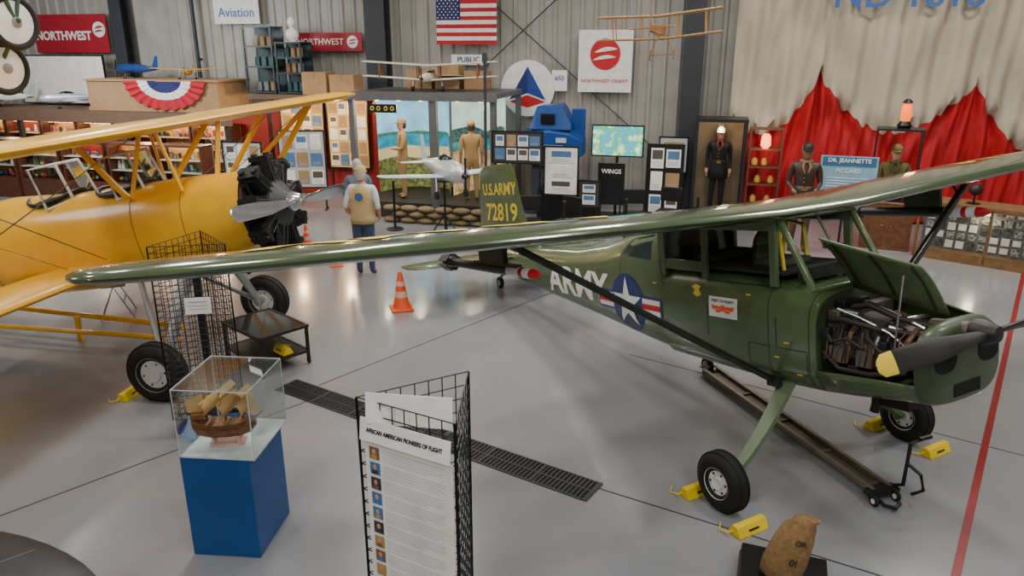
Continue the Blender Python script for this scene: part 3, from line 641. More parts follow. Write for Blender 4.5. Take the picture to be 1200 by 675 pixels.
gridpanel(PA,PB,.02,1.83,"grid_panel",RK);gridpanel(PA,PC,.02,1.83,"grid_panel",RK);gridpanel(PB,PC,.02,1.83,"grid_panel",RK)
ra=math.atan2(PC[1]-PA[1],PC[0]-PA[0]);mx,my=(PA[0]+PC[0])/2,(PA[1]+PC[1])/2
d0=Vector((sin(ra),-cos(ra),0))
PO=root("flight_pioneers_poster","tall white poster with small portraits and printed text","poster",(mx+d0.x*.02+.02,my+d0.y*.02,0),(0,0,ra))
b=B();b.box(0,0,1.08,.53,.006,1.06);make("sheet",b,PAPER,PO)
PM=[M("photo_sepia",(.5,.35,.25),.5),M("photo_blue",(.25,.45,.65),.5),M("photo_gold",(.7,.55,.3),.5),M("photo_dark",(.2,.2,.25),.5),SKIN]
for k in range(11):
    b=B();z=1.55-.088*k;c_=[0,1,3,1,1,3,2,0,2,1,0][k];b.box(-.205,-.006,z,.06,.003,.068,c_);b.ell((-.205,-.0085,z+.008),(.012,.002,.016),10,6,4);b.box(-.205,-.009,z-.02,.035,.002,.02,(k+2)%4);make("portrait",b,PM,PO)
b=B()
for k in range(66):
    z=1.575-.0148*k
    if k%6==5:continue
    w=.38-(.17*random.random() if k%6==4 else .025*random.random());b.box(-.155+w/2,-.004,z,w,.001,.0026)
make("printed_text",b,GINK,PO)
HD=root("poster_header","white header card reading African American pioneers of flight","sign",(mx+d0.x*.03+.01,my+d0.y*.03,1.68),(rad(-8),0,ra))
b=B();b.box(0,0,0,.54,.005,.12);make("card",b,PAPER,HD);txt(HD,"AFRICAN AMERICAN PIONEERS OF FLIGHT",(0,-.004,.0),.032,INK,sx=.74,bold=.02)
b=B();b.box(0,0,0,.44,.005,.16);make("blank_card",b,PAPER,loc=(mx+.015,my+.05,1.80),rot=(rad(-8),0,ra+.35),label="plain white card at the top of the wire rack",cat="sign")
# drain
DR=root("floor_drain","black slotted steel trench drain grate in the floor","floor drain",(.67,5.31,0),(0,0,math.atan2(2.03,-3.1)))
b=B();b.box(1.87,0,.001,3.74,.30,.002,0);make("pit",b,DARK,DR)
b=B()
for y in(-.145,0,.145):b.box(1.87,y,.005,3.74,.018,.008)
for k in range(94):b.box(.02+k*.04,0,.005,.016,.29,.006)
for k in range(0,8):b.box(.0+k*.533,0,.0055,.03,.30,.008)
make("grate",b,M("cast_grate",(.2,.2,.21),.5,.5),DR)
# tow bar
TB=root("tow_bar","slim aluminium rail tow bar with black jack and wheel","tow bar",(2.99,5.28,0),(0,0,math.atan2(2.2,-.74)))
for y in(-.085,.085):
    b=B();b.box(1.2,y,.075,2.5,.022,.04);b.box(1.2,y,.097,2.5,.04,.006);make("rail",b,BRONZE,TB)
b=B();b.box(1.2,0,.058,2.45,.15,.006)
for x in(.05,.6,1.2,1.8,2.4):b.box(x,0,.07,.03,.17,.02)
make("cross_member",b,M("tread_plate",(.42,.39,.35),.4,.7),TB)
b=B();b.tube([(-.02,-.1,.08),(-.1,-.16,.12),(-.1,-.16,.5),(-.1,-.3,.52)],.016,8);b.tube([(-.1,-.16,.32),(-.2,-.21,.26),(-.24,-.22,.14),(-.16,-.2,.06)],.014,8);b.box(-.05,0,.07,.1,.28,.04);b.cyl((-.1,-.36,.525),(-.1,-.24,.52),.020,n=8)
b.tube([(-.1,.1,.06),(-.2,.12,.05),(-.26,.06,.05),(-.22,-.02,.05)],.018,8);make("jack",b,BLACK,TB)
for x,y in((2.5,.0),(-.12,-.08),(-.12,.14)):
    wheel(TB,x,y+.0,.1 if x>1 else .045,.1 if x>1 else .045,.06 if x>1 else .03)
b=B();b.cyl((2.5,-.1,.1),(2.5,.1,.1),.012,n=6);b.box(2.46,.0,.12,.1,.12,.02);make("axle",b,STEEL,TB)
def chock(loc,rz,L=.30):
    o=root("wheel_chock","yellow plastic wheel chock on the hangar floor","wheel chock",loc,(0,0,rz),"yellow wheel chocks")
    b=B();b.prism([(-L/2,-.07,0),(-L/2,.07,0),(-L/2,.025,.085),(-L/2,-.025,.085)],(L,0,0));make("block",b,SAFEY,o,bevel=.008)
    b=B();b.tube([(-L/2-.01,0,.05),(-L/2-.04,.02,.03),(-L/2-.05,.1,.01),(-L/2+.02,.16,.008)],.006,6);make("rope",b,SAFEY,o)
    b=B();b.box(0,-.055,.045,.1,.004,.014,0,Matrix.Rotation(rad(-28),3,'X'));make("stencil",b,BLACK,o)
    return o
tr=rad(29)
chock((1.80,4.81,0),tr);chock((1.53,5.31,0),tr);chock((3.83,5.94,0),tr);chock((3.55,6.44,0),tr);chock((-4.02,7.1,0),rad(80));chock((-3.14,6.95,0),rad(80))
# sack and case
b=B();b.box(0,0,.08,.56,.38,.16);b.box(0,0,.085,.58,.40,.02);b.box(-.12,-.2,.1,.05,.02,.06);b.box(.12,-.2,.1,.05,.02,.06)
eq=make("equipment_case",b,BLACK,loc=(1.83,4.18,0),rot=(0,0,rad(-20)),label="black plastic equipment case lying on the floor",cat="case",bevel=.015)
b=B();b.tube([(-.1,-.2,.08),(-.09,-.24,.08),(.09,-.24,.08),(.1,-.2,.08)],.01,6);make("handle",b,BLACK,eq)
b=B();rr=[]
for z,rx,ry,xo in((0,.10,.07,0),(.03,.13,.10,0),(.14,.14,.115,.01),(.30,.12,.10,.03),(.40,.10,.08,.045),(.44,.075,.05,.06),(.475,.085,.04,.075)):
    rr.append([(xo+rx*cos(2*pi*k/20)*(1+.04*sin(5*k+z*20)),ry*sin(2*pi*k/20),z) for k in range(20)])
b.loft(rr);sk=make("burlap_sack",b,M("burlap",(.6,.47,.3),.95,noise=.15,ns=30,bump=.8,bs=150),loc=(1.77,4.09,.165),rot=(rad(0),rad(6),rad(-12)),label="filled tan burlap sack with dark stencilled letters",cat="sack",ang=80)
txt(sk,"OR",(0.05,-.104,.34),.05,INK,rot=(rad(75),0,0));txt(sk,"0!",(0.03,-.122,.2),.07,INK,rot=(rad(85),0,0))
# dark aircraft panel lower left
DW=root("wing_tip_panel","dark grey rounded aircraft wing tip on a trestle","aircraft part",(-2.86,2.84,0),(0,0,rad(10)))
b=B();rr=[]
for z,r in((-.12,.80),(-.07,.86),(-.03,.84),(0,.74),(.02,.5),(.025,.1)):
    rr.append([(r*cos(2*pi*k/40),r*.8*sin(2*pi*k/40),1.0+z-.28*r*cos(2*pi*k/40)) for k in range(40)])
b.loft(rr);make("skin_panel",b,M("dark_grey_metal",(.24,.24,.25),.4,.4,noise=.1),DW)
for a in range(0,180,30):
    b=B();c,s=cos(rad(a)),sin(rad(a));b.tube([(x_*c,x_*.8*s,z_-.28*x_*c) for x_,z_ in((-.72,1.003),(-.45,1.022),(0,1.03),(.45,1.022),(.72,1.003))],.005,5)
    make("rib_seam",b,M("seam_grey",(.42,.42,.43),.5),DW)
b=B()
for x in(-.4,.4):
    for y in(-.3,.3):b.cyl((x,y,0),(x*.8,y*.6,.8-.2*x),.025,n=8)
b.box(0,0,.8,.8,.08,.04);b.box(0,0,.3,.75,.03,.03);make("trestle",b,WOOD,DW)
# mesh tower
TW=root("wire_mesh_tower","black wire mesh tower on a round blue base","display rack",(-2.86,6.42,0),(0,0,rad(10)))
b=B();b.lathe([(.05,.0),(.33,.0),(.34,.02),(.33,.05),(.1,.06)],n=32);make("base",b,BLUE,TW)
b=B();b.cyl((0,0,.05),(0,0,1.7),.035,n=10);b.box(0,0,.16,.5,.04,.03);b.box(0,0,.16,.04,.5,.03);make("post",b,BLACK,TW)
t3=[(.37*cos(rad(a)),.37*sin(rad(a))) for a in(-150,-30,90)]
for i in range(3):gridpanel(t3[i],t3[(i+1)%3],.2,1.86,"mesh_panel",TW,9,28,BLACK,.0035)
b=B();b.box(0,0,0,.22,.006,.15);b.box(0,-.004,.035,.16,.002,.012,1);b.box(0,-.004,0,.18,.002,.008,1);b.box(0,-.004,-.03,.14,.002,.008,1)
make("info_sign",b,[PAPER,GINK],loc=(-2.78,6.20,1.32),rot=(rad(-5),0,rad(10)),label="small white printed sign clipped to the wire mesh",cat="sign")
# caster table
TT=root("rolling_table","low black metal table with glass top on casters","table",(-2.85,8.0,0),(0,0,rad(-42)))
b=B();b.box(0,0,.47,.82,.6,.012);make("table_top",b,M("smoked_glass",(.12,.13,.12),.08),TT)
b=B()
for y in(-.3,.3):b.box(0,y,.465,.84,.03,.03);b.box(0,y,.16,.8,.025,.025)
for x in(-.41,.41):b.box(x,0,.465,.03,.6,.03);b.box(x,0,.16,.025,.56,.025)
for x in(-.4,.4):
    for y in(-.29,.29):b.box(x,y,.27,.03,.03,.4)
b.box(0,0,.165,.78,.56,.01);make("frame",b,BLACK,TT)
for x in(-.4,.4):
    for y in(-.29,.29):
        b=B();b.torus(.025,.012,(x,y,.037),'y',14,8);b.box(x,y,.065,.02,.04,.03);make("caster",b,RUBBER,TT)
chock((-2.62,7.86,.172),rad(-42),.24)
TF=root("towing_rig","yellow painted tubular towing rig under the biplane wing","towing rig",(0,0,0))
for p,q,r in(((-6.8,9.1,.32),(-3.95,8.35,.30),.035),((-6.8,8.75,.18),(-3.95,8.2,.2),.03)):
    b=B();b.tube([p,q],r,10);make("tube",b,YEL,TF)
for t in(0,.5,1):
    b=B();b.box(-6.7+2.6*t,9.0-.7*t,.16,.05,.05,.32);make("leg",b,YEL,TF)
fs=root("folding_stool","light metal folding stool behind the biplane wheel","stool",(-5.4,9.6,0),(0,0,.4))
b=B()
for y in(-.2,.2):b.tube([(-.2,y,0),(.0,y,.45),(.2,y,0)],.012,6)
for x,z in((-.1,.22),(.1,.22)):b.cyl((x,-.2,z),(x,.2,z),.012,n=6)
make("frame",b,STEEL,fs);b=B();b.box(0,0,.46,.3,.42,.03);make("seat",b,GREY,fs,bevel=.01)
def cone(loc,h):
    o=root("traffic_cone","orange traffic cone standing on the grey floor","traffic cone",loc,(0,0,.3),"orange traffic cones");k=h/.58
    b=B();b.lathe([(.13*k,.03*k),(.12*k,.05*k),(.032*k,.56*k),(.022*k,.58*k)],n=24);make("cone_body",b,ORANGE,o)
    b=B();b.box(0,0,.016*k,.32*k,.32*k,.032*k);make("base",b,ORANGE,o,bevel=.01)
    for z0,z1 in((.20,.29),(.37,.44)):
        b=B();f=lambda z:(.12-(z-.05)*.088/.51+.0025)*k;b.lathe([(f(z0),z0*k),(f(z1),z1*k)],n=24,caps=False);make("reflective_band",b,M("band_pale",(.97,.75,.66),.4),o)
cone((-1.55,9.82,0),.55);cone((-3.76,13.2,0),.42);cone((-2.95,12.0,0),.4)
# ---------------- model airplanes
def model_plane(name,label,loc,rz,span,fm,wm,biplane=False,tilt=0,length=None,prop=BLACK,low=True,jet=False,fat=1.):
    o=root(name,label,"model airplane",loc,(tilt,0,rz));L=length or span*.75;R=L*.06*fat
    b=B();b.loft([sring(x*L,-R*f,R*f*1.1,R*f*.9,2.2,16) for x,f in((.42,.35),(.38,.8),(.25,1),(0,1.1),(-.2,.8),(-.42,.35),(-.52,.1))]);make("fuselage",b,fm,o)
    c=span*.17;zw=-R*.6 if low else R*1.0
    def wg_(z,sp):
        b=B();
        if jet:S_=[(-sp/2,-.2*L,z,c*.5),(-.02,.12*L,z,c*2),(.02,.12*L,z,c*2),(sp/2,-.2*L,z,c*.5)]
        else:S_=[(-sp/2,.08*L,z+.03*sp,c*.3),(-sp/2*.94,.12*L,z+.028*sp,c*.75),(-.02,.16*L,z,c),(.02,.16*L,z,c),(sp/2*.94,.12*L,z+.028*sp,c*.75),(sp/2,.08*L,z+.03*sp,c*.3)]
        wing(b,S_,.1,.02,0,6);make("wing",b,wm,o)
    wg_(zw,span)
    if biplane:
        wg_(zw+R*3.2,span)
        for s in(-1,1):
            for y in(.08,.36):
                for x in(.12,.02):
                    b=B();b.cyl((x*L,s*y*span,zw+.02*span*(y*2)),(x*L,s*y*span,zw+R*3.2+.02*span*(y*2)),.006*span,n=5);make("wing_strut",b,WOOD,o)
    b=B();wing(b,[(-span*.18,-.42*L,.02,c*.4),(0,-.36*L,.02,c*.7),(span*.18,-.42*L,.02,c*.4)],.08,0,0,5);wing(b,[(R*.2,-.36*L,0,c*.75),(R*3,-.46*L,0,c*.35)],.08,0,0,5,True);make("tail",b,wm,o)
    b=B();b.ell((.02*L,0,R*.9),(.12*L,R*.6,R*.7),10,6);make("canopy",b,M("dark_canopy",(.1,.12,.15),.1),o)
    if not jet:
        b=B();b.ell((.43*L,0,0),(.04*L,R*.3,R*.3),8,6);b.box(.44*L,0,0,.01*L,.015*L,.3*L);b.box(.44*L,0,0,.012*L,.06*L,.02*L);make("propeller",b,prop,o)
    for s in(-1,1):
        b=B();b.cyl((.12*L,s*.1*span,zw),(.15*L,s*.11*span,-R*2.3),.008*span,n=5);b.cyl((.15*L,s*.11*span-.01*span,-R*2.4),(.15*L,s*.11*span+.01*span,-R*2.4),.035*L,n=12,m=1)
        make("landing_gear",b,[STEEL,RUBBER],o)
    return o
model_plane("model_fighter","large silver-grey fighter airplane model on a black stand",(-1.22,13.3,1.42),rad(-62),2.55,SILVER,M("model_grey_blue",(.72,.78,.82),.4),length=2.1,fat=1.35)
TS=root("tripod_stand","black tripod stand under the silver fighter model","stand",(-1.22,13.3,0))
for a in(90,210,330):
    b=B();b.tube([(0,0,.6),(.25*cos(rad(a)),.25*sin(rad(a)),.3),(.42*cos(rad(a)),.42*sin(rad(a)),.015)],.015,6);make("leg",b,BLACK,TS)
b=B();b.cyl((0,0,.3),(0,0,1.18),.02,n=8);b.box(0,0,1.20,.25,.15,.02);make("pole",b,BLACK,TS)
# ---------------- wall signs
def sign(name,label,s0,s1,z0,z1,off,mat,cat="sign"):
    o=root(name,label,cat,WL((s0+s1)/2,off,(z0+z1)/2),RWE);b=B();b.box(0,0,0,s1-s0,.03,z1-z0);make("panel",b,mat,o,bevel=.004);return o
def globe(parent,x,z,r,m1,m2,y=-.02):
    b=B();b.cyl((x,y,z),(x,y-.008,z),r,n=36);e=make("emblem",b,m1,parent)
    for zc,bow,th,x0,x1 in((.22,.22,.26,-.72,.82),(-.28,.2,.24,-.82,.72)):
        up=[];lo=[]
        for k in range(13):
            t=k/12;xx=x0+(x1-x0)*t;zz=zc+bow*(t-.5)+.10*sin(pi*t);hh=th*max(0,sin(pi*t))**.8*.5
            up.append((x+r*xx,y-.009,z+r*(zz+hh)));lo.append((x+r*xx,y-.009,z+r*(zz-hh)))
        b=B();b.prism(up[1:-1]+[up[-1]]+lo[1:-1][::-1]+[lo[0]],(0,-.003,0));make("emblem_wing",b,m2,e)
SRED=M("sign_red",(.62,.1,.17),.5)
o=sign("airline_banner","red airline banner with white lettering and round emblem",-9.8,-7.5,3.35,4.3,.2,SRED);txt(o,"NORTHWEST",(-.22,-.02,-.06),.30,WHITE,bold=.03,sx=.95);globe(o,.92,.1,.19,WHITE,SRED)
o=sign("airline_banner","small red airline banner on the wall above cabinets",-2.2,-.42,3.4,3.82,.15,SRED);txt(o,"NORTHWEST",(-.2,-.02,0),.2,WHITE);globe(o,.65,0,.14,WHITE,SRED)
o=sign("aviation_sign","white sign with blue Aviation lettering",-4.35,-3.1,4.03,4.75,.12,WHITE);txt(o,"Aviation",(0,-.02,-.1),.3,BLUE)
o=sign("public_sign","small white sign reading public",1.78,2.62,3.1,3.33,.12,WHITE);txt(o,"PUBLIC",(0,-.02,0),.17,NAVY)
o=sign("airline_poster","white poster with red round airline emblem",4.75,5.93,2.54,3.85,.15,PAPER);globe(o,0,.15,.33,RED,PAPER);txt(o,"NORTHWEST ORIENT",(0,-.02,-.42),.105,RED)
o=sign("height_sign","small white sign with blue numbers on the wall",4.15,4.5,2.55,3.0,.12,PAPER);txt(o,"650",(0,-.02,.05),.14,BLUE)
o=root("airline_emblem_disc","round white sign with blue and red triangle emblem","sign",WL(3.6,.14,2.6),RWE)
b=B();b.cyl((0,0,0),(0,-.03,0),.62,n=40);make("disc",b,PAPER,o)
for pts,m_ in(([(-.42,-.032,-.25),(0,-.032,-.1),(0,-.032,.48)],NAVY),([(.42,-.032,-.25),(0,-.032,-.1),(0,-.032,.48)],M("emblem_blue",(.12,.25,.55),.5)),([(-.42,-.032,-.29),(0,-.032,-.14),(.42,-.032,-.29),(0,-.032,-.42)],RED)):
    b=B();b.prism(pts,(0,-.01,0));make("triangle",b,m_,o)
FL_=root("national_flag","red, white and blue flag with stars hung on wall","flag",WL(1.5,.3,3.55),RWE)
b=B();W_=1.42;H_=1.12;hs=H_/13;nx=20
for k in range(13):
    for i in range(nx):
        x0=W_*i/nx;x1=W_*(i+1)/nx
        if k>=6 and x1<W_*.41:mi=2
        else:mi=0 if k%2==0 else 1
        f=lambda x:-.02*sin(x*9)
        b.quad([(x0,f(x0),k*hs),(x1,f(x1),k*hs),(x1,f(x1),(k+1)*hs),(x0,f(x0),(k+1)*hs)],mi)
make("cloth",b,[M("flag_red",(.7,.1,.17),.8),M("flag_white",(.88,.87,.85),.8),M("flag_blue",(.13,.16,.38),.8)],FL_,ang=80)
b=B()
for r in range(9):
    for c in range(6 if r%2==0 else 5):
        x=.05+c*.095+(0 if r%2==0 else .047);z=H_*.46+.055+r*.06;S_=star(.022,x,z);b.face(b.ring([(p[0],-.03,p[1]) for p in S_]))
make("star_field",b,WHITE,FL_)
# curtain : cream cloth gathered over red cloth, fold lines fan out from hanging points
pk=[(7.6,2.35),(9.75,2.98),(12.6,2.8),(15.2,2.9),(17,2.5)];lows=[1.75,1.85,1.5,1.6]
def zr(s):
    for i,(a,c) in enumerate(zip(pk,pk[1:])):
        if a[0]<=s<=c[0]:
            t=(s-a[0])/(c[0]-a[0]);hi=a[1]*(1-t)+c[1]*t
            return lows[i]+(hi-lows[i])*abs(2*t-1)**1.9+.035*sin(s*17)+.03*sin(s*31+1)
    return 1.8
b=B();n=420;cols=[]
for i in range(n+1):
    s=8.05+8.3*i/n;q=[];zz=zr(s)
    pn=min(pk,key=lambda p:abs(s-p[0]));ds=s-pn[0];dp=abs(ds)
    for j in range(33):
        if j<=14:z=.05+(zz-.05)*j/14
        else:z=zz+(5.6-zz)*(j-14)/18
        if j<=14:
            ang=math.atan2(ds,max(.35,3.4-z))
            pl=.075*sin(ang*26+s*1.5)+.05*sin(s*14+z*.9)+.025*sin(s*31-z*2.5)
            y=-.50+pl
        else:
            pl=.055*sin(7*math.atan2((5.6-z),dp+.3)*2+s*2)+.05*sin(s*10+z*.8)+.03*sin(s*19-z*1.2)+.03*sin((z*7+dp*5))*max(0,1-(z-zz)/1.2)
            y=-.56+pl-(.10 if j<18 else 0)*(18-j)/4
        q.append((s,y,z+(.08*sin(s*3.5) if j==32 else 0)))
    cols.append(b.ring(q))
for i in range(n):
    for j in range(32):b.face((cols[i][j],cols[i+1][j],cols[i+1][j+1],cols[i][j+1]),1 if j<14 else 0)
REDC=M("red_cloth",(.70,.05,.10),.75,noise=.12,ns=2,bump=.2,bs=6);CRM=M("cream_cloth",(.72,.68,.60),.85,noise=.06,ns=1.5,bump=.2,bs=5)
cu=make("parachute_drape",b,[CRM,REDC],loc=WL(0,0),rot=RWE,label="cream and red parachute cloth draped over the wall",cat="drape",ang=80)
txt(cu,"ND 1818",(11.1,-.78,4.42),.66,M("blue_lettering",(.25,.4,.65),.7),sx=1.05)
# ---------------- diorama booth
D=root("diorama_booth","roofed grey-framed diorama booth with self-glowing beach murals","diorama",WL(0,0),RWE)
DWD=M("dark_beam_wood",(.16,.14,.12),.6);FGR=M("grey_canopy_frame",(.36,.36,.36),.5)
b=B();b.box(1.95,-1.6,2.56,3.2,2.2,.10);b.box(1.95,-2.68,2.54,3.25,.06,.16);make("roof",b,FGR,D)
for s,o_ in((.42,2.6),(2.22,2.62),(3.48,2.6),(.42,.55),(3.48,.55)):
    b=B();b.box(s,-o_,1.25,.11 if s!=2.22 else .16,.12,2.5);make("post",b,FGR,D)
b=B();b.box(1.95,-1.6,.17,3.1,2.0,.34);make("platform",b,DWD,D)
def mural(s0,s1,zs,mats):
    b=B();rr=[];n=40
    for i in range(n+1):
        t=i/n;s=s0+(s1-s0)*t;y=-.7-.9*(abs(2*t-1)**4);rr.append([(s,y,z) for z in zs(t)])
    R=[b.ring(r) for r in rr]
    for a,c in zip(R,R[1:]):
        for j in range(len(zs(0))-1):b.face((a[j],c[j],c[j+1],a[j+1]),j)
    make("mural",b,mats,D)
MSKY=M("mural_sky_glow",(.55,.78,.90),.8,emit=.85,noise=.18,ns=2.5);MGR=M("mural_grass_glow",(.5,.52,.3),.8,noise=.4,emit=.4,ns=12)  # mural paints carry added emission so the pictures look brightly lit
mural(.5,2.18,lambda t:[.34,1.05+.03*sin(t*14),1.3+.02*sin(t*9),1.58,1.62+.03*abs(sin(t*9+1)),2.5],[MGR,M("mural_beach_glow",(.86,.76,.54),.8,emit=.6),M("mural_sea_glow",(.14,.54,.64),.8,emit=.8,noise=.2,ns=8),M("mural_far_hills_glow",(.3,.48,.42),.8,noise=.3,ns=20,emit=.5),MSKY])
mural(2.26,3.44,lambda t:[.34,1.3+.04*sin(t*10),1.5+.03*sin(t*6),1.66+.14*abs(sin(t*5+1)),2.5],[M("mural_sand_glow",(.78,.68,.48),.8,noise=.3,emit=.55),M("mural_shore_glow",(.22,.55,.55),.8,noise=.3,emit=.7),M("mural_mountain_glow",(.28,.42,.42),.8,noise=.4,ns=10,emit=.5),M("mural_dusk_glow",(.78,.86,.84),.8,emit=.75,noise=.12,ns=3)])
b=B();b.box(1.15,-2.70,2.30,.62,.03,.17)
hp=make("header_plaque",b,BLACK,D)
for x in(.93,1.07,1.23,1.37):
    b=B();b.torus(.035,.01,(x,-2.725,2.30),'y',16,6);make("plaque_ring",b,YMARK,hp)
for s in(.8,1.3,1.8,2.6,3.1):
    b=B();b.cyl((s,-2.2,2.5),(s,-2.2,2.42),.04,.05,10);make("ceiling_lamp",b,M("lamp_warm",(1,.85,.6),.5,emit=6),D)
sb=B();sb.ell((0,0,.06),(.19,.13,.062),14,8)
SBM=M("sandbag_cloth",(.5,.43,.31),.95,noise=.15,ns=20,bump=.5,bs=90)
first=None
for r in range(3):
    for k in range(6):
        s=1.35+k*.385+(.19 if r%2 else 0)
        l=WL(s,2.95+random.uniform(-.01,.01),r*.122)
        if first is None:
            first=make("sandbag",sb,SBM,loc=l,rot=RWE,label="tan canvas sandbag stacked in front of the diorama",cat="sandbag",group="sandbags around the diorama",ang=80)
        else:
            c=first.copy();COL.objects.link(c);c.location=l;c.rotation_euler=(0,random.uniform(-.03,.03),RW+random.uniform(-.05,.05))
cap_k=M("khaki_cap",(.55,.45,.3),.9);KH2=M("khaki_uniform",(.62,.5,.32),.9)
human("mannequin","mannequin in khaki uniform and cap inside the diorama","mannequin",WL(1.3,2.1,.345),RW+rad(120),1.70,KH2,KH2,BLACK,None,1.0,[((-.14,.03,.64),(-.06,.13,.64)),((.14,-.02,.64),(.14,.03,.51))],None,BHAIR,cap_k,group="khaki mannequins in the diorama")
human("mannequin","mannequin in khaki uniform facing the painted mural","mannequin",WL(2.85,2.1,.345),RW+rad(20),1.70,KH2,KH2,BLACK,None,.3,None,None,BHAIR,cap_k,group="khaki mannequins in the diorama")
model_plane("model_biplane","white and grey biplane model on the booth roof",WL(1.95,2.0,2.89),rad(-100),2.9,M("model_cream",(.85,.83,.75),.5),M("model_wing_cream",(.8,.78,.7),.5),True,0,1.5,low=True)
def carton(s,off,z,sx,sy,sz,m=TAN,lab="brown cardboard carton with folded lid",rz=0):
    o=root("cardboard_box",lab,"box",WL(s,off,z),(0,0,RW+rz),"cartons stored above the booths")
    b=B();b.box(0,0,sz/2,sx,sy,sz);make("carton",b,m,o,bevel=.005)
    b=B();b.box(0,0,sz+.003,.05,sy,.006);b.box(0,-sy/2-.002,sz-.06,.05,.004,.12);make("tape",b,M("packing_tape",(.62,.5,.33),.3),o)
for a in((1.35,.9,2.615,.6,.45,.4),(2.0,.9,2.615,.55,.45,.5),(2.65,.9,2.615,.5,.45,.38),(-1.08,1.15,2.455,.6,.5,.5),(-.4,1.15,2.455,.6,.5,.45)):carton(*a)
# ---------------- left booth
LB=root("exhibit_booth","long red-walled exhibit booth with shelves under roof","exhibit booth",WL(0,0),RWE)
BRED=M("booth_red",(.55,.09,.09),.6)
b=B();b.box(-7.3,-1.25,1.98,8.8,1.5,.1);b.box(-7.3,-2.0,1.9,8.8,.05,.26);make("roof",b,M("booth_roof",(.42,.33,.26),.7),LB)
b=B();b.box(-1.25,-.95,2.4,3.1,1.0,.1);make("upper_shelf",b,M("booth_roof"),LB)
for s in(-11.6,-9,-6,-3.1):
    b=B();b.box(s,-1.9,.97,.1,.1,1.94);make("post",b,DWD,LB)
b=B();b.box(-7.3,-.52,.97,8.8,.06,1.94);b.box(-1.25,-.48,1.2,3.1,.05,2.35);make("back_panel",b,BRED,LB)
EXC=[M("exhibit_white",(.85,.84,.8),.5),M("exhibit_red",(.7,.18,.14),.5),M("exhibit_blue",(.2,.3,.5),.5),M("exhibit_gold",(.75,.58,.25),.4),M("exhibit_dark",(.15,.13,.12),.4),M("exhibit_green",(.2,.4,.25),.5)]
nc=[0]
def shelfcase(s,off,w,zb,nz):
    nc[0]+=1;bk=[M("case_back_warm",(.80,.58,.38),.7),M("case_back_cream",(.86,.76,.58),.7),M("case_back_red",(.6,.2,.16),.7)][nc[0]%3]
    o=root("display_cabinet","wood and glass display cabinet with small aviation exhibits","cabinet",WL(s,off),RWE,"glass cabinets in the red booth")
    top=zb+nz*.28+.04
    b=B();b.box(0,0,zb/2,w,.45,zb);b.box(0,.2,(zb+top)/2,w,.03,top-zb,1)
    for x in(-w/2+.02,w/2-.02):b.box(x,0,(zb+top)/2,.04,.45,top-zb)
    b.box(0,0,top,w,.45,.04);make("body",b,[M("cabinet_wood",(.34,.18,.12),.5,noise=.15,ns=10),bk],o)
    for j in range(1,nz):
        b=B();b.box(0,0,zb+.28*j,w-.08,.4,.015);make("shelf",b,M("shelf_pale",(.75,.72,.66),.3),o)
    b=B();b.cyl((-w/2+.06,.0,top-.035),(w/2-.06,.0,top-.035),.014,n=6);make("case_lamp",b,M("case_lamp_glow",(1,.84,.62),.5,emit=24),o)
    b=B()
    for j in range(nz):
        z=zb+.28*j+.008;x=-w/2+.1
        while x<w/2-.08:
            hh=random.uniform(.08,.23);ww=random.uniform(.05,.13);c=random.randrange(6);t=random.random()
            if t<.45:b.box(x,.05,z+hh/2,ww,.02,hh,c);b.box(x,.038,z+hh/2,ww*.7,.004,hh*.7,(c+1)%6)
            elif t<.75:b.lathe([(.02,z),(.04,z+.01),(.045,z+hh*.5),(.025,z+hh*.8),(.03,z+hh)],(x,0,0),n=10,m=c)
            else:b.ell((x,0,z+.05),(.06,.05,.05),10,6,c)
            x+=ww+.035
    e=make("exhibit",b,EXC,o);e["kind"]="stuff"
s=-11.0
while s<-3.2:
    shelfcase(s,.85,1.1,.5,4);s+=1.14
s=-10.3
while s<-3.4:
    shelfcase(s,2.6,1.2,.5,3);s+=1.3
def board(name,label,loc,rz,w,z0,z1,bg,items,legs=True,cat="display board",frame=BLACK,seed=0,group=None):
    rnd=random.Random(seed);o=root(name,label,cat,loc,(0,0,rz),group);b=B();b.box(0,0,(z0+z1)/2,w,.03,z1-z0);make("panel",b,bg,o)
    b=B()
    for x in(-w/2,w/2):b.box(x,0,(z0+z1)/2,.03,.045,z1-z0+.03)
    for z in(z0,z1):b.box(0,0,z,w,.045,.03)
    if legs and z0>.05:
        for x in(-w/2+.05,w/2-.05):b.box(x,0,z0/2,.03,.03,z0);b.box(x,0,.015,.03,.34,.03)
    make("frame",b,frame,o)
    if items:
        nx,nz=items
        for i in range(nx):
            for j in range(nz):
                b=B();cw=(w-.08)/nx;ch=(z1-z0-.08)/nz;x=-w/2+.04+cw*(i+.5);z=z0+.04+ch*(j+.5);ww=cw*rnd.uniform(.7,.92);hh=ch*rnd.uniform(.7,.9)
                c=rnd.randrange(5);b.box(x,-.02,z,ww,.008,hh,0 if c<3 else c-2);
                if c<2:b.box(x,-.026,z+hh*.18,ww*.8,.004,hh*.45,3+c if c==0 else 2)
                for k in range(3):b.box(x,-.026,z-hh*.2-hh*.09*k,ww*.7,.003,hh*.025,4)
                make("printed_sheet",b,[PAPER,M("sheet_sepia",(.62,.5,.36),.6),M("sheet_blue",(.3,.45,.6),.6),M("sheet_photo",(.33,.3,.27),.5),GINK],o)
    return o
WARM=M("warm_board",(.86,.68,.34),.7)
board("poster_board","warm lit exhibit board covered with framed pictures",WL(-1.9,.62),RW,1.15,.7,2.3,WARM,(4,5),True,seed=1,group="boards by the diorama")
board("poster_board","warm lit exhibit board with certificates",WL(-.7,.62),RW,1.05,.7,2.3,WARM,(4,5),True,seed=2,group="boards by the diorama")
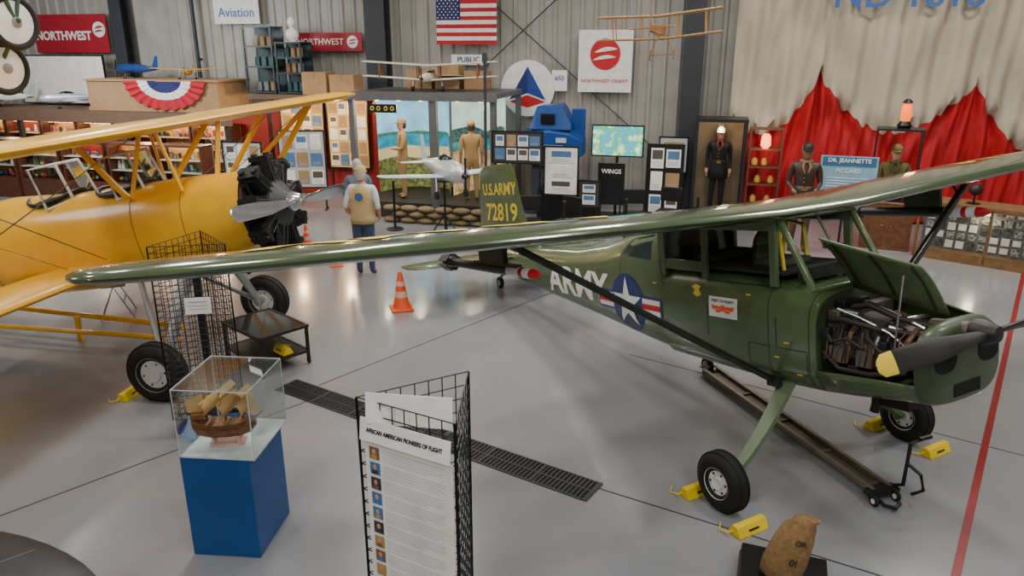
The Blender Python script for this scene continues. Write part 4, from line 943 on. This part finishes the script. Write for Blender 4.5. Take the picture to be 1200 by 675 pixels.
board("poster_board","grey standing board with printed history sheets",WL(-1.0,2.3),RW+.3,1.0,.5,1.75,M("board_grey",(.7,.72,.72),.6),(3,3),True,seed=3,group="boards by the diorama")
board("poster_board","low board with sepia photographs near the biplane",WL(-2.3,2.6),RW+.1,.9,.4,1.5,M("board_grey"),(3,3),True,seed=4,group="boards by the diorama")
o=root("logo_disc","round blue sign with yellow ring emblem","sign",WL(.12,.62,2.15),RWE);b=B();b.cyl((0,0,0),(0,-.02,0),.16,n=28);b.torus(.15,.015,(0,-.02,0),'y',28,6,1);b.box(0,-.022,0,.18,.01,.05,2);make("disc",b,[NAVY,YMARK,WHITE],o)
BX=root("bunting_crate","large tan crate decorated with patriotic bunting","crate",WL(-5.15,1.15,2.035),RWE)
b=B();b.box(0,0,.35,3.6,1.2,.7);b.box(0,0,.71,3.7,1.3,.04);b.box(0,-.61,.04,3.65,.03,.08);make("crate",b,TAN,BX)
def fan(x,z,r,parent,ky=.60):
    b=B();bands=((0,.22,2),(.22,.42,2),(.42,.66,1),(.66,1,0))
    for r0,r1,mi in bands:
        for k in range(40):
            a0=pi+pi*k/40;a1=pi+pi*(k+1)/40;y=lambda a,rr_:-.64-.07*rr_*(.5+.5*sin(a*26))
            g=lambda a,rr_:(x+r*rr_*cos(a),y(a,rr_),z+ky*r*rr_*sin(a)*(1+.05*sin(a*26)*(rr_>.9)))
            b.quad([g(a0,r0),g(a0,r1),g(a1,r1),g(a1,r0)],mi)
    make("bunting",b,[M("flag_red"),M("flag_white"),M("flag_blue")],parent,ang=80)
fan(.42,.71,1.1,BX)
MN=M("model_navy",(.12,.25,.5),.3);MY=M("model_yellow",(.9,.7,.2),.4)
model_plane("model_airplane","dark blue propeller airplane model with white marks",WL(-6.0,1.15,2.99),rad(160),1.5,MN,MN,length=1.4,fat=1.2)
model_plane("model_airplane","yellow wing airplane model on the crate top",WL(-4.4,1.3,2.92),rad(-80),1.7,MY,MY,low=False,length=.9)
model_plane("model_jet","white and silver jet fighter model on the booth roof",WL(-7.9,1.4,2.28),rad(-150),1.0,SILVER,WHITE,length=1.5,jet=True,fat=1.2)
model_plane("model_airplane","grey airliner model on the booth roof",WL(-9.9,1.4,2.28),rad(-170),1.6,WHITE,SILVER,length=1.5,fat=1.2)
board("white_sign_board","large white notice board standing on the booth roof",WL(-8.75,.62,2.035),RW,2.7,.05,1.25,PAPER,None,False)
def gcab(s,off,z,w,d,h):
    o=root("glass_cabinet","tall glass cabinet with dark metal frame","cabinet",WL(s,off,z),RWE,"glass cabinets stored above the booth")
    b=B()
    for x in(-w/2,w/2):
        for y in(-d/2,d/2):b.box(x,y,h/2,.035,.035,h)
    for zz in(.03,h*.4,h*.7,h-.02):
        for y in(-d/2,d/2):b.box(0,y,zz,w,.03,.035)
        b.box(0,0,zz,w,d,.012)
    b.box(0,d/2,h/2,w,.01,h,1);make("frame",b,[M("cabinet_frame",(.14,.2,.2),.4),M("cabinet_back",(.2,.27,.28),.5)],o)
    b=B();b.box(0,-d/2-.005,h/2,w,.004,h);make("glass",b,GLASS,o)
    b=B()
    for zz in(.06,h*.4+.02,h*.7+.02):
        for x in(-w*.25,.0,w*.25):b.box(x,0,zz+.1,w*.15,.1,.2,random.randrange(3))
    e=make("stored_item",b,[TAN,GREY,M("dusty_teal",(.25,.4,.42),.6)],o);e["kind"]="stuff"
gcab(-2.55,.95,2.455,.72,.5,1.5);gcab(-1.78,.95,2.455,.62,.5,1.15)
b=B();b.ell((0,0,.15),(.16,.12,.15),12,8);b.ell((.0,0,.42),(.1,.09,.12),12,8);b.cyl((0,0,.2),(0,0,.35),.05,n=10);b.box(0,0,.005,.3,.2,.01);make("plaster_bust",b,PAPER,loc=WL(-1.78,.95,3.612),rot=RWE,label="white wrapped bust on top of glass cabinet",cat="bust")
# ---------------- middle back
LK=root("flight_trainer","blue boxy flight trainer cabin with hinged hood","flight trainer",WL(4.35,1.1),RWE)
LB_=M("trainer_blue",(.08,.27,.55),.35)
b=B();b.loft([[(x,-hw,zb),(x,hw,zb),(x,hw,zt),(x,hw*.5,zt+.1),(x,-hw*.5,zt+.1),(x,-hw,zt)] for x,hw,zb,zt in((-.75,.2,1.2,1.45),(-.55,.38,1.1,1.7),(0,.42,1.05,1.8),(.45,.36,1.1,1.75),(.75,.15,1.3,1.55))]);make("cabin",b,LB_,LK,bevel=.02)
b=B();b.loft([[(x,-.36,1.82),(x,.36,1.82),(x,.3,zt),(x,-.3,zt)] for x,zt in((-.4,1.9),(-.25,2.3),(.25,2.35),(.5,1.95))]);b.box(.6,0,1.9,.3,.04,.7);make("hood",b,LB_,LK,bevel=.03)
b=B();b.box(0,-.375,2.05,.3,.02,.22);make("window",b,M("dark_canopy"),LK)
b=B();b.box(0,-.43,1.5,.7,.02,.03);b.box(.3,-.41,1.62,.22,.02,.1);b.cyl((-.3,-.42,1.6),(-.3,-.44,1.6),.07,n=16);make("trim_band",b,M("trainer_trim",(.75,.78,.8),.5),LK)
b=B();b.box(0,0,.55,.7,.6,1.1);b.box(0,0,.05,1.4,.8,.1);make("base",b,M("trainer_base",(.2,.22,.28),.6),LK)
BD=M("board_dark",(.22,.2,.2),.6)
board("photo_board","dark board with rows of old photographs",WL(4.1,3.1),RW,1.0,1.35,1.95,BD,(4,2),seed=5,group="boards around the booth")
board("info_poster","tall white information poster in black stand",WL(4.95,3.0),RW,.66,.75,1.68,PAPER,(1,3),seed=7,group="boards around the booth")
board("info_poster","white information board with picture and text",WL(5.55,3.3),RW,.4,.6,1.1,BD,(1,2),seed=8,group="boards around the booth")
o=root("pedestal_fan","white round pedestal fan on a pole","fan",WL(3.95,3.6),RWE);b=B();b.torus(.2,.012,(0,0,1.15),'y',28,6);b.torus(.2,.012,(0,-.08,1.15),'y',28,6)
for k in range(18):
    a=2*pi*k/18;b.cyl((0,-.1,1.15),(.2*cos(a),-.08,1.15+.2*sin(a)),.003,n=4)
b.cyl((0,-.1,1.15),(0,.1,1.15),.05,n=14);make("cage",b,WHITE,o)
for k in range(4):
    b=B();a=2*pi*k/4+.3;b.box(.1*cos(a),-.03,1.15+.1*sin(a),.15,.01,.08,0,Matrix.Rotation(-a,3,'Y'));make("blade",b,GREY,o)
b=B();b.cyl((0,0.03,.03),(0,.03,1.05),.018,n=8);b.lathe([(.2,0),(.2,.02),(.05,.04)],n=20);make("stand",b,WHITE,o)
def scr():
    mt=bpy.data.materials.new("screen_image");mt.use_nodes=True;nt=mt.node_tree;p=nt.nodes["Principled BSDF"];N=nt.nodes;L=nt.links
    tc=N.new("ShaderNodeTexCoord");n=N.new("ShaderNodeTexNoise");n.inputs["Scale"].default_value=6;n.inputs["Detail"].default_value=6
    cr=N.new("ShaderNodeValToRGB");e=cr.color_ramp.elements;e[0].position=.40;e[0].color=(.05,.35,.75,1);e[1].position=.62;e[1].color=(.6,.8,.5,1);q=e.new(.48);q.color=(.05,.35,.25,1);q=e.new(.55);q.color=(.2,.5,.2,1)
    L.new(tc.outputs["Object"],n.inputs["Vector"]);L.new(n.outputs["Fac"],cr.inputs["Fac"]);L.new(cr.outputs["Color"],p.inputs["Emission Color"]);p.inputs["Emission Strength"].default_value=2.0;p.inputs["Base Color"].default_value=(.02,.02,.02,1);p.inputs["Roughness"].default_value=.2;return mt
TV=root("television","flat screen television showing an aerial map picture","television",WL(5.82,1.3),RWE)
b=B();b.box(0,0,1.62,1.1,.05,.66);b.cyl((0,.04,.03),(0,.04,1.5),.03,n=8);b.box(0,.04,.03,.7,.4,.05);make("housing",b,BLACK,TV,bevel=.006)
b=B();b.box(0,-.03,1.62,1.04,.006,.6);make("screen",b,scr(),TV)
board("poster_rack","black standing rack filled with white printed sheets",WL(6.85,1.7),RW,.72,.15,1.62,BLACK,(2,3),seed=9,group="boards near the television")
board("picture_easel","framed landscape pictures on an easel",WL(6.95,.6),RW,.6,.9,1.65,M("board_grey"),(1,1),seed=11,group="boards near the television")
o=board("wings_sign","black standing sign with white title lettering",WL(5.85,2.4),RW,.5,.5,1.3,BLACK,None);txt(o,"WINGS",(0,-.02,1.15),.12,PAPER)
o=root("exhibit_table","long table covered with black cloth","table",WL(4.95,2.1),RWE);b=B();b.box(0,0,.72,1.2,.6,.03);make("table_top",b,BLACK,o)
b=B();rr=[]
for i in range(0,65):
    t=i/64*4;
    if t<1:x,y=-.6+1.2*t,-.3
    elif t<2:x,y=.6,-.3+.6*(t-1)
    elif t<3:x,y=.6-1.2*(t-2),.3
    else:x,y=-.6,.3-.6*(t-3)
    k=1+.02*sin(i*2.1);rr.append([(x*k,y*k,.02),(x,y,.72)])
b.loft(rr,0,False,False);make("table_cloth",b,M("black_cloth",(.07,.07,.08),.95),o,ang=80)
for x in(-.5,.5):
    for y in(-.23,.23):
        b=B();b.cyl((x,y,0),(x,y,.71),.018,n=6);make("leg",b,BLACK,o)
def chair(loc,rz):
    o=root("folding_chair","black folding chair with padded seat","chair",loc,(0,0,rz),"black chairs by the back displays")
    b=B();b.box(0,0,.45,.42,.42,.05);make("seat",b,BLACK,o,bevel=.015)
    b=B();b.box(0,.2,.75,.42,.03,.28);make("backrest",b,BLACK,o,bevel=.012)
    for x in(-.19,.19):
        for y,h in((-.19,.44),(.2,.88)):
            b=B();b.cyl((x,y*1.15,0),(x,y,h),.012,n=6);make("leg",b,BLACK,o)
for s,of,r in((4.6,4.1,.3),(5.25,4.0,-.4),(6.4,3.0,.2),(7.0,2.6,-.2)):chair(WL(s,of),RW+r)
o=root("uniform_case","tall glass case with dark frame holding uniform mannequin","display case",WL(7.9,1.15),RWE)
b=B()
for x in(-.48,.48):
    for y in(-.35,.35):b.box(x,y,1.05,.05,.05,2.1)
b.box(0,0,2.1,1.02,.76,.06);b.box(0,0,.1,1.02,.76,.2);b.box(0,.35,1.1,.96,.02,2.0,1);make("frame",b,[M("case_dark",(.1,.1,.11),.4),M("case_back",(.5,.42,.33),.8)],o)
b=B();b.box(0,-.37,1.1,.94,.005,1.85);make("glass",b,GLASS,o)
human("mannequin","mannequin in black uniform and white cap inside glass case","mannequin",WL(7.9,1.15,.21),RW+pi,1.74,M("black_uniform",(.07,.07,.08),.8),M("black_uniform"),BLACK,None,1.,None,None,BHAIR,M("white_cap",(.85,.85,.82),.7),coat=True,collar=M("dark_red_piping",(.35,.06,.08),.7))
o=root("lantern_shelf","narrow glass shelf tower with glowing red lanterns","shelf",WL(8.78,1.3),RWE)
b=B()
for x in(-.3,.3):
    for y in(-.2,.2):b.box(x,y,.98,.025,.025,1.96)
for z in(.05,.45,.85,1.2,1.55,1.95):b.box(0,0,z,.62,.42,.02)
make("frame",b,M("wood_shelf",(.35,.22,.15),.5),o)
for x,z in((-.15,.46),(.12,.46),(-.1,.86),(.15,.86),(0,1.21),(-.18,1.21),(0,.06)):
    b=B();b.lathe([(.03,z),(.06,z+.03),(.06,z+.12),(.03,z+.17)],(x,-.05,0),n=10,m=int(z*10)%2);make("curio",b,[EXC[3],EXC[1]],o)
b=B();b.lathe([(.05,1.56),(.1,1.62),(.09,1.8),(.05,1.85)],(0,0,0),n=14);make("lantern",b,M("lantern_glow",(1,.5,.3),.5,emit=4),o)
FLS=M("flying_suit",(.3,.23,.15),.8)
human("mannequin","mannequin in brown leather flying jacket and dark helmet","mannequin",(5.12,12.95,0),rad(165),1.92,LEATH,FLS,BLACK,M("mannequin_tan_skin",(.52,.36,.27),.6),1.,[((-.14,.0,.64),(-.09,.1,.58)),((.14,.0,.64),(.09,.1,.58))],None,M("leather_helmet",(.13,.09,.07),.5),M("leather_helmet"),coat=True,collar=M("fur_collar",(.5,.4,.28),.95,bump=.5))
o=root("standing_poster","pale blue poster with white title on a black stand","poster",(5.98,13.2,0),(0,0,rad(-20)))
b=B();b.box(0,0,1.35,.94,.02,.62);b.box(0,-.012,1.56,.88,.004,.16,1);make("panel",b,[M("poster_blue",(.52,.68,.76),.5),M("poster_navy",(.22,.4,.55),.5)],o)
txt(o,"DR. JEANNETTE",(0,-.018,1.58),.1,PAPER,bold=.02);txt(o,"PICCARD",(0,-.016,1.40),.1,PAPER)
b=B();b.cyl((0,.03,0),(0,.03,1.6),.02,n=8);b.box(0,.03,.02,.5,.4,.04);make("stand",b,BLACK,o)
for k in range(4):
    b=B();b.box(0,-.014,1.27-.05*k,.7,.003,.012);make("text_line",b,PAPER,o)
o=root("wooden_chest","old brown wooden cabinet with metal corners","cabinet",(6.85,13.3,0),(0,0,rad(-25)))
b=B();b.box(0,0,.42,.82,.6,.84);b.box(0,0,.85,.86,.65,.04);make("body",b,WOOD,o,bevel=.01)
for x in(-.21,.21):
    b=B();b.box(x,-.305,.42,.38,.02,.7);d=make("door",b,M("door_wood",(.42,.26,.14),.5,noise=.2,ns=12),o)
    b=B();b.ell((x*.35,-.33,.45),(.015,.02,.015),8,6);make("knob",b,BRASS,d)
o=root("glass_showcase","glass showcase with dark frame on the wooden cabinet","display case",(6.85,13.3,.872),(0,0,rad(-25)))
b=B()
for x in(-.36,.36):
    for y in(-.25,.25):b.box(x,y,.62,.025,.025,1.24)
b.box(0,0,1.25,.76,.54,.03);b.box(0,0,.01,.76,.54,.02);make("frame",b,BLACK,o)
b=B();b.box(0,-.262,.62,.72,.004,1.2);make("glass",b,GLASS,o)
human("mannequin_bust","half mannequin in olive officer jacket and peaked cap","mannequin",(6.85,13.3,-.05),rad(155),1.9,M("officer_olive",(.45,.40,.24),.9),DKH,BLACK,None,1.,[((-.125,0,.66),(-.12,.02,.60)),((.125,0,.66),(.12,.02,.60))],None,BHAIR,M("officer_cap",(.38,.32,.2),.9),cutz=.505,collar=M("officer_lapel",(.34,.3,.18),.9))
o=root("beacon_lamp","glowing orange beacon lamp on top of showcase","lamp",(6.9,13.3,2.14),(0,0,0))
b=B();b.lathe([(.1,0),(.12,.05),(.08,.12)],n=20);make("base",b,BLACK,o);b=B();b.lathe([(.05,.42),(.09,.44),(.03,.5)],n=20);make("lamp_cap",b,BLACK,o)
b=B();b.lathe([(.075,.12),(.09,.2),(.085,.35),(.06,.42)],n=20);make("lens",b,M("beacon_glow",(1,.4,.1),.3,emit=2.0),o)
CR=root("photo_showcase","long wooden glass-front showcase filled with photographs","display case",(7.05,12.62,0),(0,0,math.atan2(-1.13,1.28)))
Lc=3.2
b=B();b.box(Lc/2,.3,.97,Lc,.62,.04);b.box(Lc/2,.3,.06,Lc,.6,.12);b.box(Lc/2,.45,.5,Lc,.03,.95,1)
for k in range(4):b.box(Lc*k/3,.02,.5,.04,.04,.95)
b.box(Lc/2,.02,.14,Lc,.04,.04);b.box(Lc/2,.02,.93,Lc,.04,.04);make("cabinet",b,[M("oak_wood",(.5,.36,.22),.5,noise=.15,ns=8),M("case_grey",(.5,.49,.47),.7)],CR)
PH=[M("bw_photo",(.65,.65,.63),.5,noise=.5,ns=25),PAPER,M("bw_photo_dark",(.35,.35,.35),.5,noise=.5,ns=25)]
for i in range(19):
    for j in range(5):
        b=B();b.box(.12+i*.165,.41,.22+j*.155,.12,.01,.12*random.uniform(.8,1.1),random.randrange(3),Matrix.Rotation(-.1,3,'X'));make("photograph",b,PH,CR)
b=B();b.box(Lc/2,0,.53,Lc,.004,.76);make("glass",b,GLASS,CR)
b=B();b.box(0,0,.09,.03,.03,.16,0);b.lathe([(.1,0),(.1,.015),(.02,.02)],n=14);b.ell((0,0,.24),(.11,.12,.1),12,8,2);make("flying_helmet",b,[BLACK,PAPER,M("leather_helmet")],loc=(7.75,12.3,.992),rot=(0,0,rad(-41)),label="leather flying helmet on a small stand on showcase",cat="helmet")
b=B();b.box(0,0,.12,.22,.02,.24);b.box(0,.05,.01,.2,.12,.02);make("caption_card",b,PAPER,loc=(8.4,11.75,.992),rot=(0,0,rad(-41)),label="white caption card standing on the showcase top",cat="card")
o=root("hanging_tag","white paper tag hanging from propeller hub","tag",(3.34,4.86,1.22),(0,0,rad(20)));b=B();b.box(0,0,0,.12,.004,.22);make("card",b,PAPER,o);b=B();b.cyl((0,0,.11),(-.03,.05,.3),.003,n=4);make("string",b,BLACK,o)
HS=root("wooden_biplane_frame","uncovered wooden biplane model frame hanging from ceiling","model airplane",(2.45,13,3.62),(rad(-4),rad(0),rad(72)))
PW=M("pale_balsa",(.66,.5,.32),.6)
for z in(0,.36):
    b=B()
    for x in(-.12,.16):b.tube([(x,-1.0,z+.05),(x,0,z),(x,1.0,z+.05)],.018,6)
    for k in range(21):
        y=-1+.1*k;b.box(.02,y,z+.05*abs(y),.38,.014,.03)
    make("wing_frame",b,PW,HS)
b=B()
for y in(-.75,-.3,.3,.75):
    for x in(-.12,.16):b.cyl((x,y,0.03),(x,y,.4),.012,n=5)
for a,c in(((.5,.06,.05),(-1.0,.02,.12)),((.5,-.06,.05),(-1.0,-.02,.12)),((.5,.06,.22),(-1,.02,.2)),((.5,-.06,.22),(-1,-.02,.2))):b.cyl(a,c,.012,n=5)
for k in range(8):
    x=.5-.2*k;b.box(x,0,.14,.014,.12-.01*k,.18-.012*k)
for y in(-.35,.35):b.cyl((-1,0,.16),(-.85,y,.16),.01,n=5);b.cyl((-1,0,.16),(-1.08,y,.16),.01,n=5)
b.box(-1.08,0,.16,.012,.7,.012);b.cyl((-1,0,.15),(-1.05,0,.45),.01,n=5);b.torus(.08,.012,(.3,.2,-.25),'y',18,6);b.torus(.08,.012,(.3,-.2,-.25),'y',18,6);b.cyl((.3,-.2,-.25),(.3,.2,-.25),.01,n=5);b.cyl((.3,.2,-.25),(.3,.08,.05),.01,n=5);b.cyl((.3,-.2,-.25),(.3,-.08,.05),.01,n=5)
make("fuselage_frame",b,PW,HS)
for y in(-.5,.5):
    b=B();b.cyl((.1,y,.4),(.1,y*1.2,4.37),.003,n=4);make("hanging_wire",b,BLACK,HS)
HW=root("hanging_landing_gear","pair of white-disc airplane wheels on hanging landing gear","landing gear",(-4.83,7.5,3.5),(0,0,rad(70)))
for y,z in((-.12,.22),(.12,-.20)):
    b=B();b.torus(.225,.032,(0,y,z),'y',32,10);wt=make("tyre",b,RUBBER,HW);b=B();b.lathe([(.01,-.05),(.195,-.012),(.195,.012),(.01,.05)],(0,y,z),'y',28);b.lathe([(.01,-.07),(.05,-.05),(.05,.05),(.01,.07)],(0,y,z),'y',14,m=1);make("wheel_disc",b,[M("disc_white",(.86,.87,.87),.5),GREY],wt)
b=B();b.cyl((0,-.2,.25),(0,.2,-.22),.02,n=8);b.cyl((0,-.15,.22),(-.3,-.15,1.2),.02,n=8);b.cyl((0,.15,-.19),(-.3,.15,1.2),.02,n=8);b.cyl((0,-.15,.22),(.3,-.15,1.2),.02,n=8);b.cyl((0,.15,-.19),(.3,.15,1.2),.02,n=8);b.box(0,0,1.25,1.0,.4,.12)
make("strut_frame",b,M("strut_green",(.2,.3,.22),.5),HW)
for x in(-.4,.4):
    b=B();b.cyl((x,0,1.3),(x,0,4.5),.008,n=5);make("hanging_cable",b,STEEL,HW)
b=B();b.cyl((0,0,0),(0,0,3.4),.03,n=8);b.lathe([(.15,0),(.15,.02),(.04,.05)],n=16);b.box(0,-.02,3.3,.08,.05,.15);make("metal_pole",b,CST,loc=WL(3.52,3.3),rot=RWE,label="thin dark metal pole beside the diorama booth",cat="pole")
def stan(x,y):
    o=root("stanchion","black stanchion post with round base","stanchion",(x,y,0),(0,0,0),"stanchions near the displays");b=B();b.cyl((0,0,.02),(0,0,.95),.025,n=10);b.ell((0,0,.96),(.035,.035,.03),10,6);make("post",b,BLACK,o);b=B();b.lathe([(.17,0),(.17,.02),(.05,.04)],n=20);make("base",b,BLACK,o)
for p in((.9,12.6),(2.0,12.8),(3.3,13.0),(-2.35,14.6)):stan(*p)
# ---------------- lights
def area(loc,rot,size,power,col=(1,1,1),sy=None):
    l=bpy.data.lights.new("area",'AREA');l.energy=power;l.size=size;l.color=col
    if sy:l.shape='RECTANGLE';l.size_y=sy
    o=bpy.data.objects.new("area_light",l);COL.objects.link(o);o.location=loc;o.rotation_euler=rot
for x in(-7.5,-2.5,2.5,7.5):
    for y in(1.5,6.5,11.5):
        area((x+.3*y*.1,y,7.6),(0,0,.3),.7,(95 if y<2 else 158),(1,.97,.93))
for s in(-8,-3,2,7,11):
    p=WL(s,4,7.4);area(p,(rad(-35),0,RW),.8,140,(1,.95,.88))
for x in(-2.5,2.5):area((x,-1.6,6.6),(rad(42),0,0),1.2,140,(1,.98,.95))  # added fill lamps above the camera, brightening poster and display fronts
area((-10.6,14.6,4.3),(rad(60),0,rad(-35)),1.6,260,(.9,.95,1),1.6)
area((-9.5,5.5,4.6),(0,rad(-78),0),2.0,110,(.85,.92,1),2.0)
def point(loc,p,col=(1,.8,.5),r=.08):
    l=bpy.data.lights.new("lamp",'POINT');l.energy=p;l.color=col;l.shadow_soft_size=r;o=bpy.data.objects.new("point_light",l);COL.objects.link(o);o.location=loc
for s in(.9,1.7,2.9):point(WL(s,2.4,2.35),28,(1,.86,.64))
for s in(-9.5,-7.5,-5.5,-3.8):point(WL(s,1.7,1.75),42,(1,.76,.5))
point(WL(-1.8,1.4,2.2),45,(1,.7,.35));point(WL(-.5,1.4,2.2),45,(1,.7,.35));point(WL(8.78,1.7,1.7),6,(1,.4,.25));point(WL(7.9,1.35,1.98),14,(1,.85,.6));point((6.85,13.1,2.05),7);point((7.9,12.15,.8),6,(1,.85,.6))
w=bpy.data.worlds.new("world");bpy.context.scene.world=w;w.use_nodes=True;w.node_tree.nodes["Background"].inputs[0].default_value=(.6,.65,.7,1);w.node_tree.nodes["Background"].inputs[1].default_value=.3
